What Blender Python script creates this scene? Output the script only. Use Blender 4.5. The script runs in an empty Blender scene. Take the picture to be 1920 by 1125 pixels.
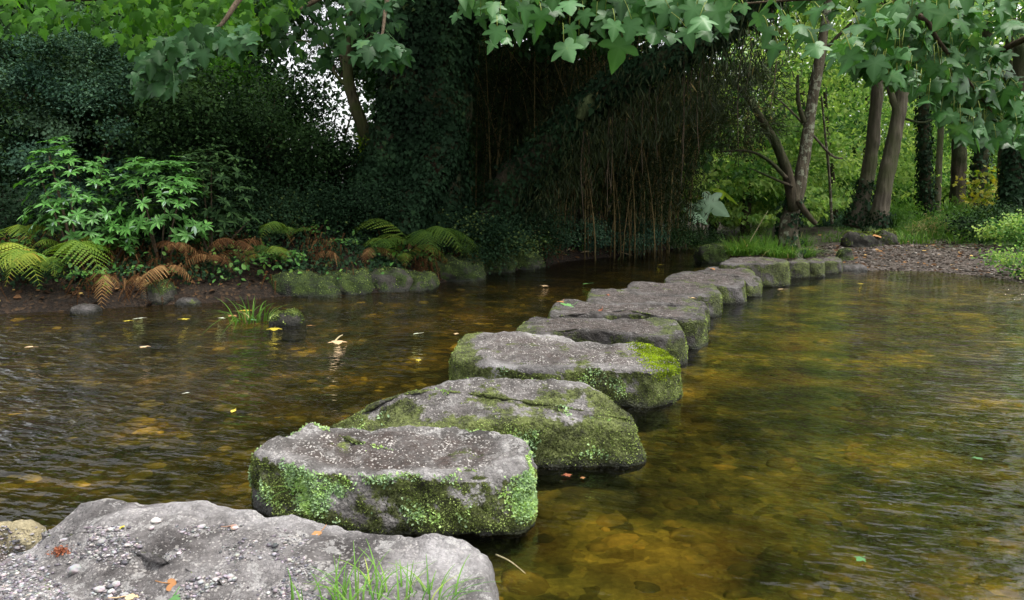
import bpy, math
import numpy as np
from mathutils import Vector, noise
from mathutils.bvhtree import BVHTree

rng = np.random.default_rng(7)
scene = bpy.context.scene
COL = scene.collection
# ------------------------------------------------------------------ camera
F, H, YH, CX, CY = 1400.0, 1.5, 370.0, 960.0, 562.5
PITCH = math.atan((CY - YH) / F)
cam = bpy.data.cameras.new("camera")
cam.lens = 36.0 * F / 1920.0
cam.sensor_width = 36.0
cam.clip_start = 0.05
cam.clip_end = 1000
camo = bpy.data.objects.new("camera", cam)
camo.location = (0, 0, H)
camo.rotation_euler = (math.pi / 2 - PITCH, 0, 0)
COL.objects.link(camo)
scene.camera = camo


def ray(px, py):
    a, b = (px - CX) / F, (CY - py) / F
    return np.array([a, math.cos(PITCH) + b * math.sin(PITCH), -math.sin(PITCH) + b * math.cos(PITCH)])


def P(px, py, z=0.0):
    d = ray(px, py)
    t = (z - H) / d[2]
    return np.array([d[0] * t, d[1] * t, z])


def PD(px, py, Y):
    d = ray(px, py)
    t = Y / d[1]
    return np.array([d[0] * t, Y, H + d[2] * t])


def norm(v):
    return v / np.maximum(np.linalg.norm(v, axis=-1, keepdims=True), 1e-9)


# ------------------------------------------------------------------ mesh building
class Geo:
    def __init__(s):
        s.V, s.T, s.R, s.n = [], [], [], 0

    def add(s, V, T, R=None):
        V = np.asarray(V, float)
        T = np.asarray(T, int)
        s.V.append(V)
        s.T.append(T + s.n)
        s.R.append(np.full(len(V), 0.5) if R is None else np.broadcast_to(np.asarray(R, float), (len(V),)))
        s.n += len(V)
        return s

    def get(s):
        return np.concatenate(s.V), np.concatenate(s.T), np.concatenate(s.R)


def mesh(name, V, T, attrs=None, smooth=True):
    me = bpy.data.meshes.new(name)
    V = np.ascontiguousarray(V, np.float32)
    T = np.ascontiguousarray(T, np.int32)
    k = T.shape[1]
    me.vertices.add(len(V))
    me.vertices.foreach_set("co", V.ravel())
    me.loops.add(T.size)
    me.loops.foreach_set("vertex_index", T.ravel())
    me.polygons.add(len(T))
    me.polygons.foreach_set("loop_start", np.arange(0, T.size, k, dtype=np.int32))
    me.update(calc_edges=True)
    me.polygons.foreach_set("use_smooth", np.full(len(T), smooth))
    for a, v in (attrs or {}).items():
        me.attributes.new(a, "FLOAT", "POINT").data.foreach_set("value", np.ascontiguousarray(v, np.float32))
    return me


def tag(o, label=None, cat=None, group=None, kind=None):
    for k, v in (("label", label), ("category", cat), ("group", group), ("kind", kind)):
        if v:
            o[k] = v
    return o


def empty(name, loc, label, cat, group=None):
    o = bpy.data.objects.new(name, None)
    o.location = [float(c) for c in loc]
    o.empty_display_size = 0.2
    COL.objects.link(o)
    return tag(o, label, cat, group)


def world_loc(o):
    v = Vector((0, 0, 0))
    while o is not None:
        v = v + o.location
        o = o.parent
    return np.array(v)


def obj(name, g, mat, parent=None, base=None, smooth=True, attrs=None):
    """one mesh object from world-space geometry; its origin is put at base"""
    if isinstance(g, Geo):
        V, T, R = g.get()
        attrs = dict(attrs or {}, rnd=R)
    else:
        V, T = g
    V = np.asarray(V, float)
    if parent is not None:
        pw = world_loc(parent)
        base = pw if base is None else np.asarray(base, float)
        loc = base - pw
    else:
        base = V.mean(0) if base is None else np.asarray(base, float)
        loc = base
    me = mesh(name, V - base, T, attrs, smooth)
    me.materials.append(mat)
    o = bpy.data.objects.new(name, me)
    o.location = [float(c) for c in loc]
    COL.objects.link(o)
    if parent is not None:
        o.parent = parent
    return o


# ------------------------------------------------------------------ leaf templates (leaf along +y, width x, normal z)
def fold(pts, tris, k=0.25, droop=0.15):
    p = np.array([(x, y, k * abs(x) - droop * y * y) for x, y in pts])
    return p, np.array(tris)


def fan_template(half, center, k, droop):
    pts = [center] + half + [(-x, y) for x, y in half[::-1] if x > 1e-6]
    n = len(pts) - 1
    return fold(pts, [(0, 1 + i, 1 + (i + 1) % n) for i in range(n)], k, droop)


SYC_HALF = [(0, 0.04), (.10, -.08), (.26, -.13), (.36, -.08), (.42, .03), (.36, .10), (.33, .17), (.44, .18), (.56, .24), (.68, .40), (.56, .44),
            (.46, .43), (.36, .41), (.26, .43), (.30, .53), (.27, .64), (.20, .72), (.13, .84), (0, 1.0)]
SYC = fan_template(SYC_HALF, (0, .28), -.22, .28)
SYC_TONE = np.array([.22] + [{0: .1, 1: -.1, 2: -.02, 3: .08, 6: -.16, 9: .14, 13: -.16, 18: .16}.get(i, -.04) for i in list(range(19)) + list(range(17, 0, -1))][:len(SYC[0]) - 1])
SYC_B = fan_template([(x * .92, y) for x, y in SYC_HALF], (0, .28), .20, .62)
SYC_C = fan_template([(x * 1.06, y * (.92 if y > .5 else 1)) for x, y in SYC_HALF], (0, .28), -.5, .05)
SYC_S = fan_template([(0, 0.02), (.32, -.10), (.34, .15), (.62, .40), (.28, .42), (.22, .70), (0, 1.0)], (0, .3), -.22, .25)
LANCE = fold([(0, 0), (.13, .35), (.14, .65), (0, 1), (-.14, .65), (-.13, .35), (0, .4), (0, .7)],
             [(0, 1, 6), (1, 2, 7), (1, 7, 6), (2, 3, 7), (0, 6, 5), (5, 6, 7), (5, 7, 4), (4, 7, 3)], .35, .25)
BLADE = fold([(0, 0), (.06, .4), (0, 1), (-.06, .4)], [(0, 1, 2), (0, 2, 3)], .3, .2)
OVAL = fold([(0, 0), (.3, .25), (.27, .65), (0, 1), (-.27, .65), (-.3, .25)], [(0, 1, 2), (0, 2, 3), (0, 3, 4), (0, 4, 5)], .25, .15)
TRI = fold([(0, 0), (.33, .45), (0, 1), (-.33, .45)], [(0, 1, 2), (0, 2, 3)], .25, .15)
IVY = fan_template([(0, .05), (.35, -.12), (.32, .2), (.5, .3), (.25, .5), (0, 1.0)], (0, .25), .15, .15)
_p = [(0, 0)]
for _i in range(9):
    _y = (_i + .5) / 9.5
    _w = .20 * (1 - _y) + .035
    _p += [(_w, _y + .05), (.02, _y + .06)]
PINNA = fan_template(_p[1:] + [(0, 1.0)], (0, .02), -.2, .18)
# the pinna is a comb, so build it as a strip instead of one fan
_pv, _pt = [], []
for _i in range(9):
    _y = _i / 9
    _w = .085 * (1 - _y * .8)
    for _s in (1, -1):
        _b = len(_pv)
        _pv += [(0, _y), (_s * _w, _y + .05), (_s * _w * .45, _y + .10), (0, _y + .09)]
        _pt += [(_b, _b + 1, _b + 2), (_b, _b + 2, _b + 3)]
PINNA = fold(_pv, _pt, -.15, .2)


def leaves(g, tpl, pos, dirv, nrm, size, rnd, tone=None):
    tv, tt = tpl
    pos = np.asarray(pos, float)
    N = len(pos)
    if N == 0:
        return g
    y = norm(np.broadcast_to(np.asarray(dirv, float), pos.shape))
    nrm = np.broadcast_to(np.asarray(nrm, float), pos.shape)
    x = norm(np.cross(y, nrm))
    z = np.cross(x, y)
    size = np.broadcast_to(np.asarray(size, float), (N,))
    M = np.stack([x, y, z], axis=2) * size[:, None, None]
    V = np.einsum("nij,kj->nki", M, tv) + pos[:, None, :]
    T = (tt[None] + (np.arange(N) * len(tv))[:, None, None]).reshape(-1, 3)
    g.add(V.reshape(-1, 3), T, np.repeat(np.broadcast_to(np.asarray(rnd, float), (N,)), len(tv)) + (0 if tone is None else np.tile(tone, N)))
    return g


def catmull(pts, n, closed=False):
    pts = np.asarray(pts, float)
    m = len(pts)
    segs = m if closed else m - 1
    out = []
    for i in range(n):
        u = i / (n if closed else n - 1) * segs
        k = min(int(u), segs - 1)
        t = u - k
        ix = [(k + j) % m if closed else min(max(k + j, 0), m - 1) for j in (-1, 0, 1, 2)]
        a, b, c, d = pts[ix]
        out.append(.5 * (2 * b + (c - a) * t + (2 * a - 5 * b + 4 * c - d) * t * t + (3 * b - a - 3 * c + d) * t ** 3))
    return np.array(out)


def tube(g, pts, radii, segs=8, n=None, rough=0.0, rnd=.5, seed=0.0):
    pts = np.asarray(pts, float)
    m = len(pts)
    n = n or m
    radii = np.asarray(radii, float)
    if n != m:
        radii = np.interp(np.linspace(0, m - 1, n), np.arange(m), radii)
        pts = catmull(pts, n)
    tan = norm(np.gradient(pts, axis=0))
    ref = np.array([0.3, 0.9, 0.1]) if abs(tan[0][2]) > .5 else np.array([0, 0, 1.0])
    V = []
    for i in range(n):
        x = norm(np.cross(tan[i], ref))
        y = np.cross(x, tan[i])
        for k in range(segs):
            a = 2 * math.pi * k / segs
            r = radii[i]
            dv = x * math.cos(a) + y * math.sin(a)
            if rough:
                q = pts[i] + dv * r
                r *= 1 + rough * (noise.noise(Vector(q * (.9 / max(radii[0], .05)) + seed)) * 1.0 + .5 * noise.noise(Vector((math.cos(a) * 3 + seed, math.sin(a) * 3, i * .1))))
            V.append(pts[i] + dv * r)
    T = []
    for i in range(n - 1):
        for k in range(segs):
            a, b = i * segs + k, i * segs + (k + 1) % segs
            T += [(a, b, b + segs), (a, b + segs, a + segs)]
    V.append(pts[0])
    V.append(pts[-1])
    c = n * segs
    for k in range(segs):
        T.append((c, (k + 1) % segs, k))
        T.append((c + 1, (n - 1) * segs + k, (n - 1) * segs + (k + 1) % segs))
    g.add(np.array(V), np.array(T), rnd)
    return g


def rdir(n):
    return norm(rng.normal(size=(n, 3)))


# ------------------------------------------------------------------ materials
class NT:
    def __init__(s, name):
        s.m = bpy.data.materials.new(name)
        s.m.use_nodes = True
        s.t = s.m.node_tree
        s.t.nodes.clear()

    def n(s, typ, **kw):
        nd = s.t.nodes.new("ShaderNode" + typ)
        for k, v in kw.items():
            if k.startswith("i_"):
                key = k[2:]
                nd.inputs[int(key) if key.isdigit() else key.replace("_", " ")].default_value = v
            else:
                setattr(nd, k, v)
        return nd

    def l(s, a, b):
        s.t.links.new(a, b)

    def attr(s, name):
        return s.n("Attribute", attribute_name=name).outputs["Fac"]

    def ramp(s, fac, stops):
        r = s.n("ValToRGB")
        e = r.color_ramp.elements
        while len(e) < len(stops):
            e.new(.5)
        for k, (p, c) in enumerate(stops):
            e[k].position = p
            e[k].color = (*c, 1) if len(c) == 3 else c
        s.l(fac, r.inputs[0])
        return r.outputs[0]

    def mix(s, f, a, b, mode="MIX"):
        m = s.n("Mix", data_type="RGBA", blend_type=mode)
        for sock, v in ((m.inputs[0], f), (m.inputs[6], a), (m.inputs[7], b)):
            if isinstance(v, (int, float)):
                sock.default_value = v
            elif isinstance(v, tuple):
                sock.default_value = (*v, 1)
            else:
                s.l(v, sock)
        return m.outputs[2]

    def math(s, op, a, b=0.0, clamp=False):
        m = s.n("Math", operation=op, use_clamp=clamp)
        for sock, v in ((m.inputs[0], a), (m.inputs[1], b)):
            if isinstance(v, (int, float)):
                sock.default_value = v
            else:
                s.l(v, sock)
        return m.outputs[0]

    def noise(s, scale, detail=4, rough=.6, vec=None, out="Fac"):
        nd = s.n("TexNoise")
        nd.inputs["Scale"].default_value = scale
        nd.inputs["Detail"].default_value = detail
        nd.inputs["Roughness"].default_value = rough
        if vec is not None:
            s.l(vec, nd.inputs["Vector"])
        return nd.outputs[out]

    def vor(s, scale, vec=None, out="Distance", rand=1.0):
        nd = s.n("TexVoronoi")
        nd.inputs["Scale"].default_value = scale
        nd.inputs["Randomness"].default_value = rand
        if vec is not None:
            s.l(vec, nd.inputs["Vector"])
        return nd.outputs[out]

    def obj(s):
        return s.n("TexCoord").outputs["Object"]

    def scaled(s, vec, sc, rot=(0, 0, 0)):
        m = s.n("Mapping")
        m.inputs["Scale"].default_value = sc
        m.inputs["Rotation"].default_value = rot
        s.l(vec, m.inputs["Vector"])
        return m.outputs[0]

    def bump(s, h, strength=.5, dist=.02):
        b = s.n("Bump")
        b.inputs["Strength"].default_value = strength
        b.inputs["Distance"].default_value = dist
        s.l(h, b.inputs["Height"])
        return b.outputs[0]

    def out(s, sh):
        o = s.n("OutputMaterial")
        s.l(sh, o.inputs[0])
        return s.m

    def principled(s, col, rough=.8, spec=.3, normal=None):
        p = s.n("BsdfPrincipled")
        for key, v in (("Base Color", col), ("Roughness", rough), ("Specular IOR Level", spec)):
            if isinstance(v, (int, float)):
                p.inputs[key].default_value = v
            elif isinstance(v, tuple):
                p.inputs[key].default_value = (*v, 1)
            else:
                s.l(v, p.inputs[key])
        if normal is not None:
            s.l(normal, p.inputs["Normal"])
        return p.outputs[0]


def leaf_mat(name, stops, trans=.35, rough=.45, spec=.4, tint=(1.25, 1.3, .55)):
    t = NT(name)
    c = t.ramp(t.attr("rnd"), stops)
    p = t.principled(c, rough + .08, spec * .5)
    tr = t.n("BsdfTranslucent")
    t.l(t.mix(1.0, c, tint, "MULTIPLY"), tr.inputs[0])
    mx = t.n("MixShader")
    mx.inputs[0].default_value = trans
    t.l(p, mx.inputs[1])
    t.l(tr.outputs[0], mx.inputs[2])
    return t.out(mx.outputs[0])


def bark_mat(name, a, b, lichen=None, moss=None, sc=1.0):
    t = NT(name)
    o = t.obj()
    v = t.scaled(o, (7 * sc, 7 * sc, 1.3 * sc))
    n1 = t.math("ADD", t.math("MULTIPLY", t.noise(2.5, 7, .75, v), .7), t.math("MULTIPLY", t.vor(1.6, t.mix(.2, v, t.noise(1.5, 3, .5, v, "Color"), "ADD")), .45))
    c = t.ramp(n1, [(.3, a), (.7, b)])
    if lichen:
        f = t.math("GREATER_THAN", t.noise(5 * sc, 5, .7, o), .56)
        c = t.mix(t.math("MULTIPLY", f, .75), c, lichen)
    if moss:
        f = t.ramp(t.noise(1.3 * sc, 4, .6, o), [(.42, (0, 0, 0)), (.6, (1, 1, 1))])
        c = t.mix(f, c, moss)
    return t.out(t.principled(c, .9, .15, t.bump(n1, 1.0, .09 / sc)))


G_SYC = leaf_mat("sycamore_leaf", [(0, (.014, .055, .009)), (.3, (.036, .12, .024)), (.7, (.07, .185, .058)), (.92, (.12, .25, .10)), (1, (.30, .32, .03))], .35, .34, .55)
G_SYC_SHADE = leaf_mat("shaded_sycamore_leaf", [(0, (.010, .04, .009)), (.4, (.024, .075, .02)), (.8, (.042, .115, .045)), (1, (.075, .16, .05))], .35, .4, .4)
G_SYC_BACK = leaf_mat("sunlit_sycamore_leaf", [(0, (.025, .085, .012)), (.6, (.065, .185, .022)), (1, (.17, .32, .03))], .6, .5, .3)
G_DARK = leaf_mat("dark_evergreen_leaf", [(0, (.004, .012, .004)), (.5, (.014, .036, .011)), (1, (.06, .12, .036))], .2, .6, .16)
G_YEW = leaf_mat("bluish_small_leaf", [(0, (.014, .04, .025)), (.55, (.045, .10, .062)), (1, (.12, .21, .12))], .2, .6, .2)
G_RHODO = leaf_mat("rhododendron_leaf", [(0, (.03, .10, .018)), (.6, (.07, .20, .036)), (.92, (.13, .30, .07)), (1, (.20, .30, .22))], .25, .35, .5)
G_BRAMBLE = leaf_mat("bramble_leaf", [(0, (.03, .10, .02)), (.6, (.075, .19, .04)), (1, (.16, .28, .05))], .3, .45, .4)
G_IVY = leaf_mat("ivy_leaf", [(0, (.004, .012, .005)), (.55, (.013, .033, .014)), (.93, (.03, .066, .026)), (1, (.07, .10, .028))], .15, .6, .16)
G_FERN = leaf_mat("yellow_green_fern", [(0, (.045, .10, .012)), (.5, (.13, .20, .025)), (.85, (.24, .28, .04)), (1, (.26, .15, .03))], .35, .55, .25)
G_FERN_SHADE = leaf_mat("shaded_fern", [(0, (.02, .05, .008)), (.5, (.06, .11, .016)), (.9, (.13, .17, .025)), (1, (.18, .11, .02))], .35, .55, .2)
G_DEAD = leaf_mat("dead_rust_fern", [(0, (.03, .014, .007)), (.45, (.10, .05, .02)), (1, (.34, .21, .09))], .25, .7, .1, (1.1, .9, .6))
G_BAMBOO = leaf_mat("bamboo_leaf", [(0, (.009, .016, .005)), (.6, (.025, .038, .012)), (.93, (.055, .07, .022)), (1, (.20, .16, .06))], .2, .5, .3)
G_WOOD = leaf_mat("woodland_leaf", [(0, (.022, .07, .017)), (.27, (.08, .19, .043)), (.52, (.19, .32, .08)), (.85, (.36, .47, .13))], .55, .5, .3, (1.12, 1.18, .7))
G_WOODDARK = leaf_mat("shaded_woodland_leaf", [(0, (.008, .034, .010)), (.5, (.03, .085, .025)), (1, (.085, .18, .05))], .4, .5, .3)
G_YELLOW = leaf_mat("autumn_yellow_leaf", [(0, (.06, .11, .015)), (.5, (.16, .19, .02)), (1, (.40, .31, .03))], .45, .5, .3)
G_GRASS = leaf_mat("grass_blade", [(0, (.03, .09, .012)), (.6, (.08, .18, .025)), (.9, (.15, .25, .05)), (1, (.30, .26, .12))], .3, .5, .3)
G_NEARGRASS = leaf_mat("bright_grass_blade", [(0, (.06, .16, .03)), (.7, (.14, .28, .05)), (1, (.36, .40, .10))], .35, .5, .3)
G_PALE = leaf_mat("pale_big_leaf", [(0, (.06, .13, .06)), (1, (.17, .28, .17))], .35, .4, .5)
G_LIME = leaf_mat("lime_leaf", [(0, (.10, .20, .01)), (1, (.30, .42, .02))], .5, .5, .3)
G_MOSS = leaf_mat("moss_tuft", [(0, (.028, .034, .012)), (.35, (.09, .115, .032)), (.7, (.19, .245, .065)), (1, (.31, .39, .13))], .2, .8, .1)
G_CRESS = leaf_mat("fresh_liverwort", [(0, (.20, .30, .17)), (.6, (.37, .52, .29)), (1, (.46, .64, .24))], .35, .55, .3)
G_LIMEMOSS = leaf_mat("lime_moss_leaves", [(0, (.10, .14, .012)), (1, (.30, .40, .025))], .25, .8, .1)
G_FALLEN = {
    "yellow": leaf_mat("fallen_yellow", [(0, (.45, .36, .04)), (1, (.62, .50, .07))], .2, .5, .3),
    "orange": leaf_mat("fallen_orange", [(0, (.24, .11, .045)), (1, (.36, .19, .08))], .15, .6, .3),
    "brown": leaf_mat("fallen_brown", [(0, (.20, .12, .09)), (1, (.32, .20, .15))], .1, .6, .3),
    "tan": leaf_mat("fallen_tan", [(0, (.40, .27, .15)), (1, (.55, .40, .24))], .15, .6, .3),
    "red": leaf_mat("fallen_red", [(0, (.17, .055, .03)), (1, (.26, .09, .045))], .1, .6, .3),
    "green": leaf_mat("fallen_green", [(0, (.07, .18, .07)), (1, (.13, .28, .07))], .2, .45, .5),
    "pale": leaf_mat("fallen_pale", [(0, (.46, .50, .36)), (1, (.66, .68, .56))], .2, .45, .5),
}
B_DARK = bark_mat("dark_old_bark", (.018, .015, .010), (.065, .053, .033), moss=(.025, .036, .012), sc=.6)
B_ROOT = bark_mat("orange_brown_bark", (.006, .005, .003), (.035, .021, .011), moss=(.02, .028, .01), sc=.8)
B_LICHEN = bark_mat("lichen_bark", (.035, .03, .02), (.11, .095, .065), lichen=(.26, .28, .20), sc=1.2)
B_BROWN = bark_mat("brown_bark", (.042, .035, .026), (.125, .107, .08), moss=(.075, .08, .04), sc=.9)
B_SAP = bark_mat("mossy_sapling_bark", (.03, .026, .016), (.10, .085, .05), moss=(.06, .075, .02), sc=1.2)
B_TWIG = bark_mat("twig_bark", (.04, .03, .02), (.12, .09, .06), sc=2)
B_CANE = bark_mat("dry_cane", (.06, .046, .02), (.21, .16, .068), sc=2)
B_STRAW = bark_mat("straw", (.32, .26, .14), (.46, .40, .24), sc=3)


def stone_mat(name, dark, mid, light, speck=.75, moss_a=(.045, .052, .018), moss_b=(.14, .165, .05), specksize=64):
    t = NT(name)
    o = t.obj()
    big = t.noise(3.2, 6, .62, o)
    fine = t.noise(38, 5, .7, o)
    c = t.ramp(big, [(.34, dark), (.5, mid), (.66, light)])
    c = t.mix(.55, c, t.ramp(fine, [(.3, (.25, .25, .25)), (.7, (.85, .83, .85))]), "OVERLAY")
    # quartz flecks, gathered in patches
    vd = t.vor(specksize, o)
    f = t.math("LESS_THAN", vd, t.math("SUBTRACT", t.math("MULTIPLY", t.noise(15, 3, .6, o), 1.1), .27))
    patch = t.ramp(t.noise(9, 4, .7, o), [(.36, (0, 0, 0)), (.56, (1, 1, 1))])
    f = t.math("MULTIPLY", t.math("MULTIPLY", f, patch), t.attr("fleck"))
    crust = t.math("MULTIPLY", t.math("GREATER_THAN", t.noise(11, 7, .8, o), .56), t.attr("crust"))
    c = t.mix(t.math("MULTIPLY", crust, .6), c, (.46, .45, .44))
    worn = t.math("MULTIPLY", t.attr("worn"), t.ramp(t.noise(7, 6, .75, o), [(.34, (.15, .15, .15)), (.58, (1, 1, 1))]))
    c = t.mix(worn, c, t.ramp(t.noise(26, 5, .7, o), [(.35, (.028, .020, .017)), (.65, (.085, .064, .056))]))
    c = t.mix(t.math("MULTIPLY", f, speck), c, (.55, .52, .49))
    m = t.math("ADD", t.attr("moss"), t.math("MULTIPLY", t.math("SUBTRACT", t.noise(20, 7, .8, o), .5), 2.2))
    m = t.ramp(m, [(.42, (0, 0, 0)), (.56, (1, 1, 1))])
    mn = t.math("ADD", t.math("MULTIPLY", t.noise(34, 5, .8, o), .55), t.math("MULTIPLY", t.noise(6, 4, .7, o), .55))
    mc = t.ramp(mn, [(.42, (.014, .014, .008)), (.5, moss_a), (.64, moss_b)])
    c = t.mix(m, c, mc)
    wet = t.ramp(t.attr("wet"), [(0, (0, 0, 0)), (1, (1, 1, 1))])
    c = t.mix(t.math("MULTIPLY", wet, .85), c, (.012, .013, .009))
    c = t.mix(t.attr("sub"), c, t.ramp(t.noise(5, 5, .6, o), [(.35, (.018, .017, .007)), (.65, (.07, .06, .02))]))
    h = t.math("ADD", t.math("MULTIPLY", t.noise(16, 8, .72, o), 1.0), t.math("MULTIPLY", vd, .25))
    rough = t.math("SUBTRACT", .85, t.math("MULTIPLY", t.attr("wet"), .5))
    return t.out(t.principled(c, rough, .3, t.bump(h, 1.0, .045)))


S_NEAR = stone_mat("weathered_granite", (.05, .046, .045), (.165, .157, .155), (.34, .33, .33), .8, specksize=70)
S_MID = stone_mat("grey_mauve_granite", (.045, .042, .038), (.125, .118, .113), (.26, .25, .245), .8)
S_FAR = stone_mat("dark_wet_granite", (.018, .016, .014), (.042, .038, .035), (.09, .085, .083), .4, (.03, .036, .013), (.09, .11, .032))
S_MOSSY = stone_mat("moss_covered_rock", (.012, .012, .010), (.028, .027, .022), (.06, .056, .045), .1, (.012, .022, .005), (.045, .07, .012))
S_TAN = stone_mat("tan_cobble", (.20, .17, .10), (.30, .26, .16), (.40, .36, .24), .2)

# ------------------------------------------------------------------ terrain
north = [(-60, 5), (-25, 7.5), (-12, 9.0)] + [tuple(P(*q)[:2]) for q in
         [(0, 588), (130, 583), (260, 574), (420, 566), (520, 556), (640, 552), (760, 545), (900, 514), (1000, 503), (1060, 490), (1200, 476), (1290, 462)]]
poly = north + [(6.2, 27), (6.5, 45), (8.8, 45), (8.6, 27), (6.9, 21.5), (5.1, 17.6), (5.0, 16.6)] + [tuple(P(*q)[:2]) for q in
        [(1440, 502), (1520, 505), (1580, 508), (1660, 507), (1750, 509), (1850, 518), (1920, 531)]] + [
        (10.2, 11.8), (13, 10.5), (22, 9), (60, 6), (60, -12), (10, -3), (4, -.3), (2.2, .6), (1.0, 1.3), (.2, 1.8), (-.2, 2.3), (-1.2, 2.75), (-2.2, 3.05), (-3.2, 3.1), (-6, 2.4), (-12, 0), (-60, -8)]
poly = np.array(poly)


def river_dist(x, y):
    """signed plan distance to the water's edge, negative in the river"""
    x = np.asarray(x, float)
    y = np.asarray(y, float)
    d = np.full(x.shape, 1e9)
    inside = np.zeros(x.shape, bool)
    for i in range(len(poly)):
        (ax, ay), (bx, by) = poly[i], poly[(i + 1) % len(poly)]
        ex, ey = bx - ax, by - ay
        t = np.clip(((x - ax) * ex + (y - ay) * ey) / (ex * ex + ey * ey), 0, 1)
        d = np.minimum(d, np.hypot(x - ax - t * ex, y - ay - t * ey))
        if ay != by:
            inside ^= ((ay > y) != (by > y)) & (x < (bx - ax) * (y - ay) / (by - ay) + ax)
    return np.where(inside, -d, d)


def vnoise(x, y, s, seed=0):
    """cheap smooth value noise"""
    r = np.random.default_rng(seed).random((64, 64))
    u, v = x * s + 1000, y * s + 1000
    i, j = np.floor(u).astype(int), np.floor(v).astype(int)
    a, b = u - i, v - j
    a, b = a * a * (3 - 2 * a), b * b * (3 - 2 * b)
    g = lambda p, q: r[p % 64, q % 64]
    return (g(i, j) * (1 - a) + g(i + 1, j) * a) * (1 - b) + (g(i, j + 1) * (1 - a) + g(i + 1, j + 1) * a) * b - .5


def sstep(a, b, x):
    t = np.clip((x - a) / (b - a), 0, 1)
    return t * t * (3 - 2 * t)


def beach_weight(x, y):
    return sstep(4.6, 6.4, x - (y - 15) * .1) * sstep(6, 9, y)


def gz(x, y):
    x = np.asarray(x, float)
    y = np.asarray(y, float)
    d = river_dist(x, y)
    steep = np.interp(d, [0, .12, .5, 1.2, 3, 5, 9, 14, 40], [0, .14, .30, .52, 1.1, 1.35, 1.45, 1.25, 1.1])
    beach = np.interp(d, [0, .6, 3, 5, 8, 40], [0, .05, .17, .30, .55, 1.3])
    near = np.interp(d, [0, .3, 1, 4, 30], [0, .10, .2, .28, .6])
    w, wn = beach_weight(x, y), 1 - sstep(4, 6.5, y)
    up = (steep * (1 - w) + beach * w) * (1 - wn) + near * wn
    dn = -np.interp(-d, [0, .4, 1.2, 3], [0, .08, .14, .19])
    z = np.where(d > 0, up, dn)
    amp = np.clip(np.abs(d) * .6, .02, 1)
    return z + np.where(d > 0, 1, .5) * amp * (.10 * vnoise(x, y, .9, 1) + .06 * vnoise(x, y, 2.7, 2) + .03 * vnoise(x, y, 7, 3))


def G(px, py):
    d = ray(px, py)
    t = np.arange(.8, 90, .03)
    q = np.array([0, 0, H]) + t[:, None] * d
    hit = np.nonzero(q[:, 2] < np.maximum(gz(q[:, 0], q[:, 1]), 0))[0]
    p = q[hit[0]] if len(hit) else q[-1]
    return np.array([p[0], p[1], float(gz(p[0], p[1]))])


def ground_at(x, y):
    return np.array([x, y, float(gz(x, y))])


xs = np.concatenate([np.linspace(-150, -13, 36)[:-1], np.linspace(-13, 15, 330), np.linspace(15, 150, 36)[1:]])
ys = np.concatenate([np.linspace(-60, -1, 20)[:-1], np.linspace(-1, 11, 180), np.linspace(11, 30, 140)[1:], np.linspace(30, 220, 50)[1:]])
XX, YY = np.meshgrid(xs, ys)
ZZ = gz(XX, YY)
DD = river_dist(XX, YY)
idx = np.arange(XX.size).reshape(XX.shape)
Q = np.stack([idx[:-1, :-1], idx[:-1, 1:], idx[1:, 1:], idx[1:, :-1]], -1).reshape(-1, 4)

t = NT("bank_soil_and_riverbed")
o_ = t.obj()
bedn = t.noise(1.6, 5, .6, o_)
bed = t.ramp(bedn, [(.34, (.010, .011, .005)), (.46, (.04, .04, .013)), (.56, (.095, .085, .024)), (.68, (.24, .18, .045))])
cell = t.vor(13, t.mix(.08, o_, t.noise(5, 3, .5, o_, "Color")), "Color")
bed = t.mix(.8, bed, t.ramp(cell, [(.1, (.18, .16, .10)), (.5, (.5, .47, .42)), (.9, (.95, .8, .6))]), "OVERLAY")
rust = t.ramp(t.noise(.9, 3, .5, t.scaled(o_, (1, 1, 1), (.3, .2, .6))), [(.55, (0, 0, 0)), (.7, (1, 1, 1))])
bed = t.mix(t.math("MULTIPLY", rust, .3), bed, (.26, .145, .03))
litter = t.ramp(t.vor(26, o_, "Color"), [(.0, (.005, .004, .003)), (.5, (.014, .009, .006)), (.8, (.035, .02, .011)), (.95, (.12, .07, .03)), (1, (.24, .17, .07))])
soil = t.mix(.5, litter, t.ramp(t.noise(4, 5, .6, o_), [(.3, (.005, .004, .003)), (.7, (.020, .014, .009))]))
grav = t.ramp(t.vor(38, o_, "Color"), [(0, (.02, .017, .014)), (.4, (.045, .037, .031)), (.8, (.09, .075, .066)), (1, (.20, .17, .15))])
grav = t.mix(.45, grav, t.ramp(t.noise(2.5, 6, .65, o_), [(.35, (.022, .016, .012)), (.65, (.075, .058, .048))]))
c_ = t.mix(t.attr("beach"), soil, grav)
green = t.ramp(t.noise(12, 5, .7, o_), [(.3, (.018, .04, .008)), (.7, (.05, .10, .02))])
c_ = t.mix(t.attr("green"), c_, green)
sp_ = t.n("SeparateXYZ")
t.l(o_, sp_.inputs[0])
bed_tint = t.math("ADD", t.math("SUBTRACT", t.math("MULTIPLY", sp_.outputs[1], .5), sp_.outputs[0]), t.math("MULTIPLY", t.noise(.8, 3, .5, o_), 1.6))
bed_tint = t.ramp(t.math("DIVIDE", bed_tint, 8.0), [(.33, (.84, 1.0, 1.0)), (.47, (.40, .40, .42))])  # bed colour darkened left of the stones, standing in for deeper water
bed = t.mix(1.0, bed, bed_tint, "MULTIPLY")
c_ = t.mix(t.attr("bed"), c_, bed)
hh = t.math("ADD", t.vor(26, o_), t.noise(14, 6, .7, o_))
M_GROUND = t.out(t.principled(c_, .9, .2, t.bump(hh, .8, .03)))

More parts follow.
